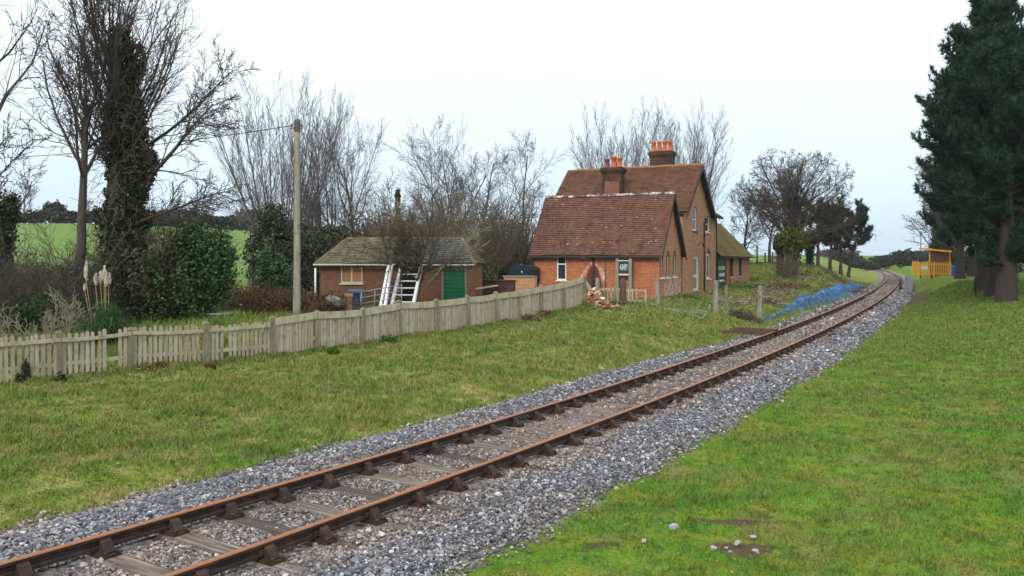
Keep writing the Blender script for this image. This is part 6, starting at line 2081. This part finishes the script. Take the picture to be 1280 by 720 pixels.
bush('dark_hedge', 'dark undergrowth behind the shelter and blue bin', at(1206, 98), [(-2, 0, 1, 2, 1, 1.3), (1, 0, 1.1, 2.2, 1, 1.5), (4.5, 0, 1, 2.6, 1, 1.4)], 8000, .14, 'hedge', 79)


# ================================================================ far hedges and trees
def hedge_line(name, label, pts, h, w, n, size, mat, seed, cat='hedge'):
    rng = np.random.default_rng(seed); root = empty(name, pts[0], 0, label, cat)
    o = np.array(pts[0]); P = np.array([np.array(p) for p in pts]); seg = np.linalg.norm(np.diff(P, axis=0), axis=1); cum = np.concatenate([[0], np.cumsum(seg)])
    t = rng.random(n) * cum[-1]
    c = np.stack([np.interp(t, cum, P[:, k]) for k in range(3)], 1)
    hh = h * (.75 + .25 * np.sin(t * .33 + seed) * np.sin(t * .11) + .12 * np.sin(t * 1.3))
    c += np.stack([rng.normal(0, w * .3, n), rng.normal(0, w * .3, n), np.abs(rng.random(n)) ** .7 * hh], 1)
    leaf_obj('foliage', c - o, size, M[mat], root, rng)
    return root


Gp = lambda px, z, dz=0: tuple(at(px, z, dz))
hedge_line('field_hedge', 'dark hedge along the top of the green field at the left', [Gp(-120, 152), Gp(0, 152), Gp(90, 152), Gp(180, 153), Gp(260, 154), Gp(330, 156), Gp(420, 160)], 2.6, 2.0, 15000, .34, 'hedge', 5)
hedge_line('field_hedge', 'dark hedge below the skyline right of the curve', [Gp(1040, 210), Gp(1062, 205), Gp(1090, 215), Gp(1120, 225), Gp(1150, 240), Gp(1200, 250)], 3.4, 2.5, 16000, .30, 'hedge', 6)
hedge_line('distant_wood', 'blue grey distant wood low on the skyline between the pines and the curve', [Gp(1000, 520), Gp(1030, 520), Gp(1066, 520)], 5.0, 9, 3500, .9, 'hedge', 8, 'wood')
hedge_line('far_wood', 'far wood on the skyline seen left of the telegraph pole', [Gp(205, 200), Gp(250, 200), Gp(300, 205), Gp(345, 210)], 6.5, 5, 8000, .5, 'hedge', 7, 'wood')
bush('round_tree', 'small round dark tree on the skyline at the far left', at(68, 158), [(0, 0, 2.6, 1.8, 1.8, 1.5), (1.0, 0, 2.4, 1.2, 1.2, 1.1), (-1.0, 0, 2.3, 1.2, 1.2, 1.1)], 2600, .26, 'hedge', 81, cat='tree')
bush('round_bush', 'round dark bush on the skyline left of the yellow fence', at(1131, 190), [(0, 0, 1.6, 2.0, 1.8, 1.9), (1.2, 0, 1.2, 1.4, 1.2, 1.3)], 2600, .28, 'hedge', 82)
tree_lab = ('bare hedgerow tree on the skyline above the far left field', 'bare hedgerow tree at the left of the far wood', 'bare hedgerow tree in the middle of the far wood', 'bare hedgerow tree at the right of the far wood', 'bare hedgerow tree behind the fan of stems', 'bare hedgerow tree on the skyline beside the bare trunk')
ht, _s = bare_tree('hedgerow_tree', tree_lab[0], at(30, 160), 7.5, seed=91, r0=.2, lev=3, mats=('twig_far', 'twig_far'), kids=(10, 9, 7), t0=(.25, .15, .1), ang=(48, 42, 40), ratio=(.5, .5, .5), rmin=.03, group='hedgerow trees on the skyline')
for (px, z, sc, a), lab in zip(((225, 190, .9, 1), (262, 195, 1.0, 2.2), (300, 200, .9, 4), (385, 190, 1.2, 5), (112, 165, .6, 3)), tree_lab[1:]):
    copy_tree(ht, at(px, z), a, sc, lab)

# ================================================================ the cleared bank, netting and debris
# blue debris netting draped along the foot of the bank
rng = np.random.default_rng(3); n, m = 420, 12
pts = []
ya, yb = 37.6, 88.0
for i in range(n + 1):
    t = i / n; y = ya + (yb - ya) * t
    gr = ss(.04, .28, t); hh = .10 + .58 * gr * (1 - .72 * ss(.72, 1, t)) * (1 + .22 * math.sin(t * 37) + .15 * math.sin(t * 91 + 1))
    wd = .30 + .75 * gr * (1 - .5 * ss(.7, 1, t)); ple = math.sin(i * .95) * .07 + math.sin(i * .41 + 2) * .10
    row = []
    for j in range(m + 1):
        s = j / m; d = 2.75 - .55 * ss(0, .45, t) + wd * (s if s < .2 else .2 + .35 * (s - .2) if s < .75 else .39 + 2.2 * (s - .75)) + ple * math.sin(math.pi * s) * (.4 + gr)
        q = tlat(y, d); g = H1(q.x, q.y)
        prof_ = min(1, s / .7) ** .9 if s < .7 else 1 - .85 * ((s - .7) / .3)
        z = g + .03 + hh * prof_ + ple * .6 * math.sin(math.pi * s) + rng.normal(0, .012)
        row.append((q.x + rng.normal(0, .02), q.y + rng.normal(0, .03), z))
    pts.append(row)
v = np.array(pts).reshape(-1, 3); ix = np.arange((n + 1) * (m + 1)).reshape(n + 1, m + 1)
q4 = np.stack([ix[:-1, :-1], ix[1:, :-1], ix[1:, 1:], ix[:-1, 1:]], -1).reshape(-1, 4)
me = np_mesh('netting', v, q4, [M['net']], smooth=True)
tag(link('debris_netting', me), 'crumpled blue debris netting strung along the foot of the bank beside the track', 'netting')


def debris(name, label, loc, rx, ry, h, n, L, mat, seed, leaf=None):
    rng = np.random.default_rng(seed); root = empty(name, loc, 0, label, 'brushwood'); pl = []
    for i in range(n):
        a = rng.uniform(0, 6.28); q = math.sqrt(rng.random()); x, y = math.cos(a) * q * rx, math.sin(a) * q * ry
        z = H1(loc[0] + x, loc[1] + y) - loc[2] + rng.uniform(0, h) * (1 - q * .8)
        d = rng.normal(size=3); d[2] *= .35; d = rnorm(d); p = np.array([x, y, z]); l = L * rng.uniform(.5, 1.3)
        pl.append((np.array([p - d * l / 2, p + rng.normal(0, .06, 3) * l, p + d * l / 2]), np.array([.018, .016, .008]) * rng.uniform(.6, 1.6), 0))
    wood('twigs', pl, M[mat], root, 4)
    if leaf:
        c = lump(leaf[1], rng, [(0, 0, h * .15, rx * .9, ry * .9, h * .55)], shell=.1)
        c[:, 2] = np.maximum(c[:, 2], 0) + HH(loc[0] + c[:, 0], loc[1] + c[:, 1]) - loc[2]
        leaf_obj('litter', c, leaf[2], M[leaf[0]], root, rng)['kind'] = 'stuff'
    return root


for i, (px, z, rx, ry, h, n, L, mk, lf, lab) in enumerate((
        (931, 38.5, .75, .55, .55, 90, .7, 'twig', ('dead', 900, .05), 'dark heap of cut scrub between the old posts and netting'),
        (915, 44.5, 1.3, .8, .30, 80, .8, 'twig_pale', ('dead', 700, .05), 'straw coloured cuttings on the grass beyond the thin post'),
        (893, 52, 1.8, .9, .22, 70, .7, 'twig_pale', ('dead', 500, .05), 'scatter of pale cuttings before the green notice board'),
        (975, 55, 1.8, 1.6, .55, 120, 1.2, 'twig_pale', ('dead', 900, .07), 'pale heap of cut branches on the bank above the netting'),
        (1010, 68, 2.6, 2.2, .5, 130, 1.4, 'twig_pale', ('dead', 900, .08), 'cut branches strewn across the middle of the bank'),
        (1040, 82, 3.4, 3.0, .6, 150, 1.6, 'twig_brown', ('russet', 800, .09), 'russet cut branches strewn high on the bank by the pines'),
        (1065, 72, 1.5, 3.0, .4, 80, 1.2, 'twig_brown', ('dead', 500, .08), 'brown litter of twigs behind the far end of the netting'),
        (862, 47, 1.1, .6, .35, 40, .6, 'twig_brown', ('weed', 900, .05), 'weedy clump of stems on the grass below the house door'),
        (775, 36.5, 1.0, .4, .30, 60, .6, 'twig', ('dead', 600, .04), 'dark dead stems at the foot of the brick rubble'),
        (958, 47, 1.3, 1.2, .45, 90, .9, 'twig_pale', ('dead', 900, .06), 'straw coloured heap just left of the near end of the netting'),
        (985, 60, 2.0, 1.6, .5, 90, 1.2, 'twig_brown', ('russet', 900, .07), 'russet brash heap behind the middle of the netting'),
        (945, 60, 1.6, 1.4, .4, 60, .9, 'twig', ('weed', 1200, .06), 'green brambles on the grass beyond the grey posts'))):
    debris('cut_brushwood', lab, at(px, z), rx, ry, h, n, L, mk, 400 + i, lf)
# dark tussocks and weeds along the fence foot
for i, (px, z, r, h, mk, lab) in enumerate(((661, 30.3, .30, .28, 'dead', 'dark dead tussock at the fence foot, left one of the pair'), (680, 31.2, .30, .30, 'dead', 'dark dead tussock at the fence foot, right one of the pair'), (415, 23.9, .15, .22, 'weed', 'bright green weed tuft at the fence foot below the pole'),
                                            (484, 25.8, .26, .26, 'weed', 'broad green weed clump at the foot of the close boarded fence'), (25, 18.7, .10, .22, 'ivy', 'ivy tuft on the pickets at the far left'), (32, 18.9, .08, .5, 'ivy', 'ivy climbing the left pickets'), (183, 20.5, .18, .14, 'dead', 'dead stalks at the fence foot beside the leaning pickets'), (200, 20.9, .2, .14, 'russet', 'russet dead leaves at the foot of the leaning pickets'), (75, 19.0, .10, .22, 'ivy', 'ivy growing at the foot of the second fence post'), (262, 21.2, .12, .16, 'russet', 'dead leaves at the foot of the gap post'))):
    p = at(px, z)
    bush('weed_clump', lab, p, [(0, 0, h * .4, r, r * .8, h * .6), (r * .6, 0, h * .3, r * .7, r * .6, h * .5)], 700, .04, mk, 430 + i, cat='weed', stems=False, shell=.2)
# ---------------------------------------------------------------- camera
cd = bpy.data.cameras.new('camera'); cam = bpy.data.objects.new('camera', cd); C.objects.link(cam)
cam.location = (0, 0, HC); cam.rotation_euler = (math.pi / 2, 0, 0)
cd.sensor_width = 36.0; cd.lens = F / 1280 * 36.0; cd.shift_y = -(360 - HZ) / 1280
cd.clip_start = .1; cd.clip_end = 6000
bpy.context.scene.camera = cam

# ---------------------------------------------------------------- overcast daylight
ELEV, AZ = math.radians(34), math.radians(205)      # sun behind and to the left of the viewer (compass from +Y, clockwise)
w = bpy.data.worlds.new('World'); bpy.context.scene.world = w; w.use_nodes = True
nt = w.node_tree; nt.nodes.clear(); t = NT(nt)
sky = t.n('ShaderNodeTexSky', sky_type='NISHITA'); sky.sun_disc = False; sky.sun_elevation = ELEV; sky.sun_rotation = AZ
sky.air_density = 1.0; sky.dust_density = 3.0; sky.altitude = 50
co = t.n('ShaderNodeTexCoord').outputs['Generated']
sepz = t.n('ShaderNodeSeparateXYZ', {0: co}).outputs[2]
cl = t.noise(t.map(co, (1.2, 1.2, 3.0)), 1.6, 5, .55)
grad = t.ramp(sepz, [(0.0, (4.9, 6.4, 7.7)), (.10, (6.1, 7.4, 8.4)), (.26, (8.2, 8.9, 9.5)), (.55, (13.5, 13.8, 14.0)), (1.0, (16.0, 16.2, 16.4))])
veil = t.mix(t.ramp(cl, [(.35, 0.), (.7, .3)]), grad, (9.6, 10.2, 10.7))
mx = t.mix(.86, sky.outputs[0], veil)
bg = t.n('ShaderNodeBackground', {'Color': mx, 'Strength': SKY})
t.n('ShaderNodeOutputWorld', {0: bg.outputs[0]})
sd = bpy.data.lights.new('sun', 'SUN'); sd.energy = SUN; sd.angle = math.radians(14); sd.color = (1.0, .96, .90)
so = bpy.data.objects.new('sun', sd); C.objects.link(so)
dirv = Vector((math.sin(AZ) * math.cos(ELEV), math.cos(AZ) * math.cos(ELEV), math.sin(ELEV)))
so.rotation_euler = dirv.to_track_quat('Z', 'Y').to_euler(); so.location = dirv * 60
sc = bpy.context.scene
sc.view_settings.view_transform = 'Standard'; sc.view_settings.look = 'None'; sc.view_settings.gamma = 1.0; sc.view_settings.exposure = EXPO
sc.view_settings.use_curve_mapping = False
sc.render.film_transparent = False
sc.cycles.max_bounces = 5; sc.cycles.diffuse_bounces = 3; sc.cycles.glossy_bounces = 2; sc.cycles.transparent_max_bounces = 10; sc.cycles.use_denoising = True
if HAZE > 0:
    mb = MB(); mb.box((-1100, -120, -8), (1500, 1900, 40))
    hz = mb.build('haze', None, None, uv=False); tag(hz, 'thin pale air haze over the whole scene', 'haze', kind='stuff')
    hm = bpy.data.materials.new('air'); hm.use_nodes = True; hn = hm.node_tree; hn.nodes.clear()
    pv = hn.nodes.new('ShaderNodeVolumePrincipled'); pv.inputs['Color'].default_value = (.86, .92, 1.0, 1); pv.inputs['Density'].default_value = HAZE; pv.inputs['Anisotropy'].default_value = .3
    ho = hn.nodes.new('ShaderNodeOutputMaterial'); hn.links.new(pv.outputs[0], ho.inputs['Volume'])
    hz.data.materials.append(hm)
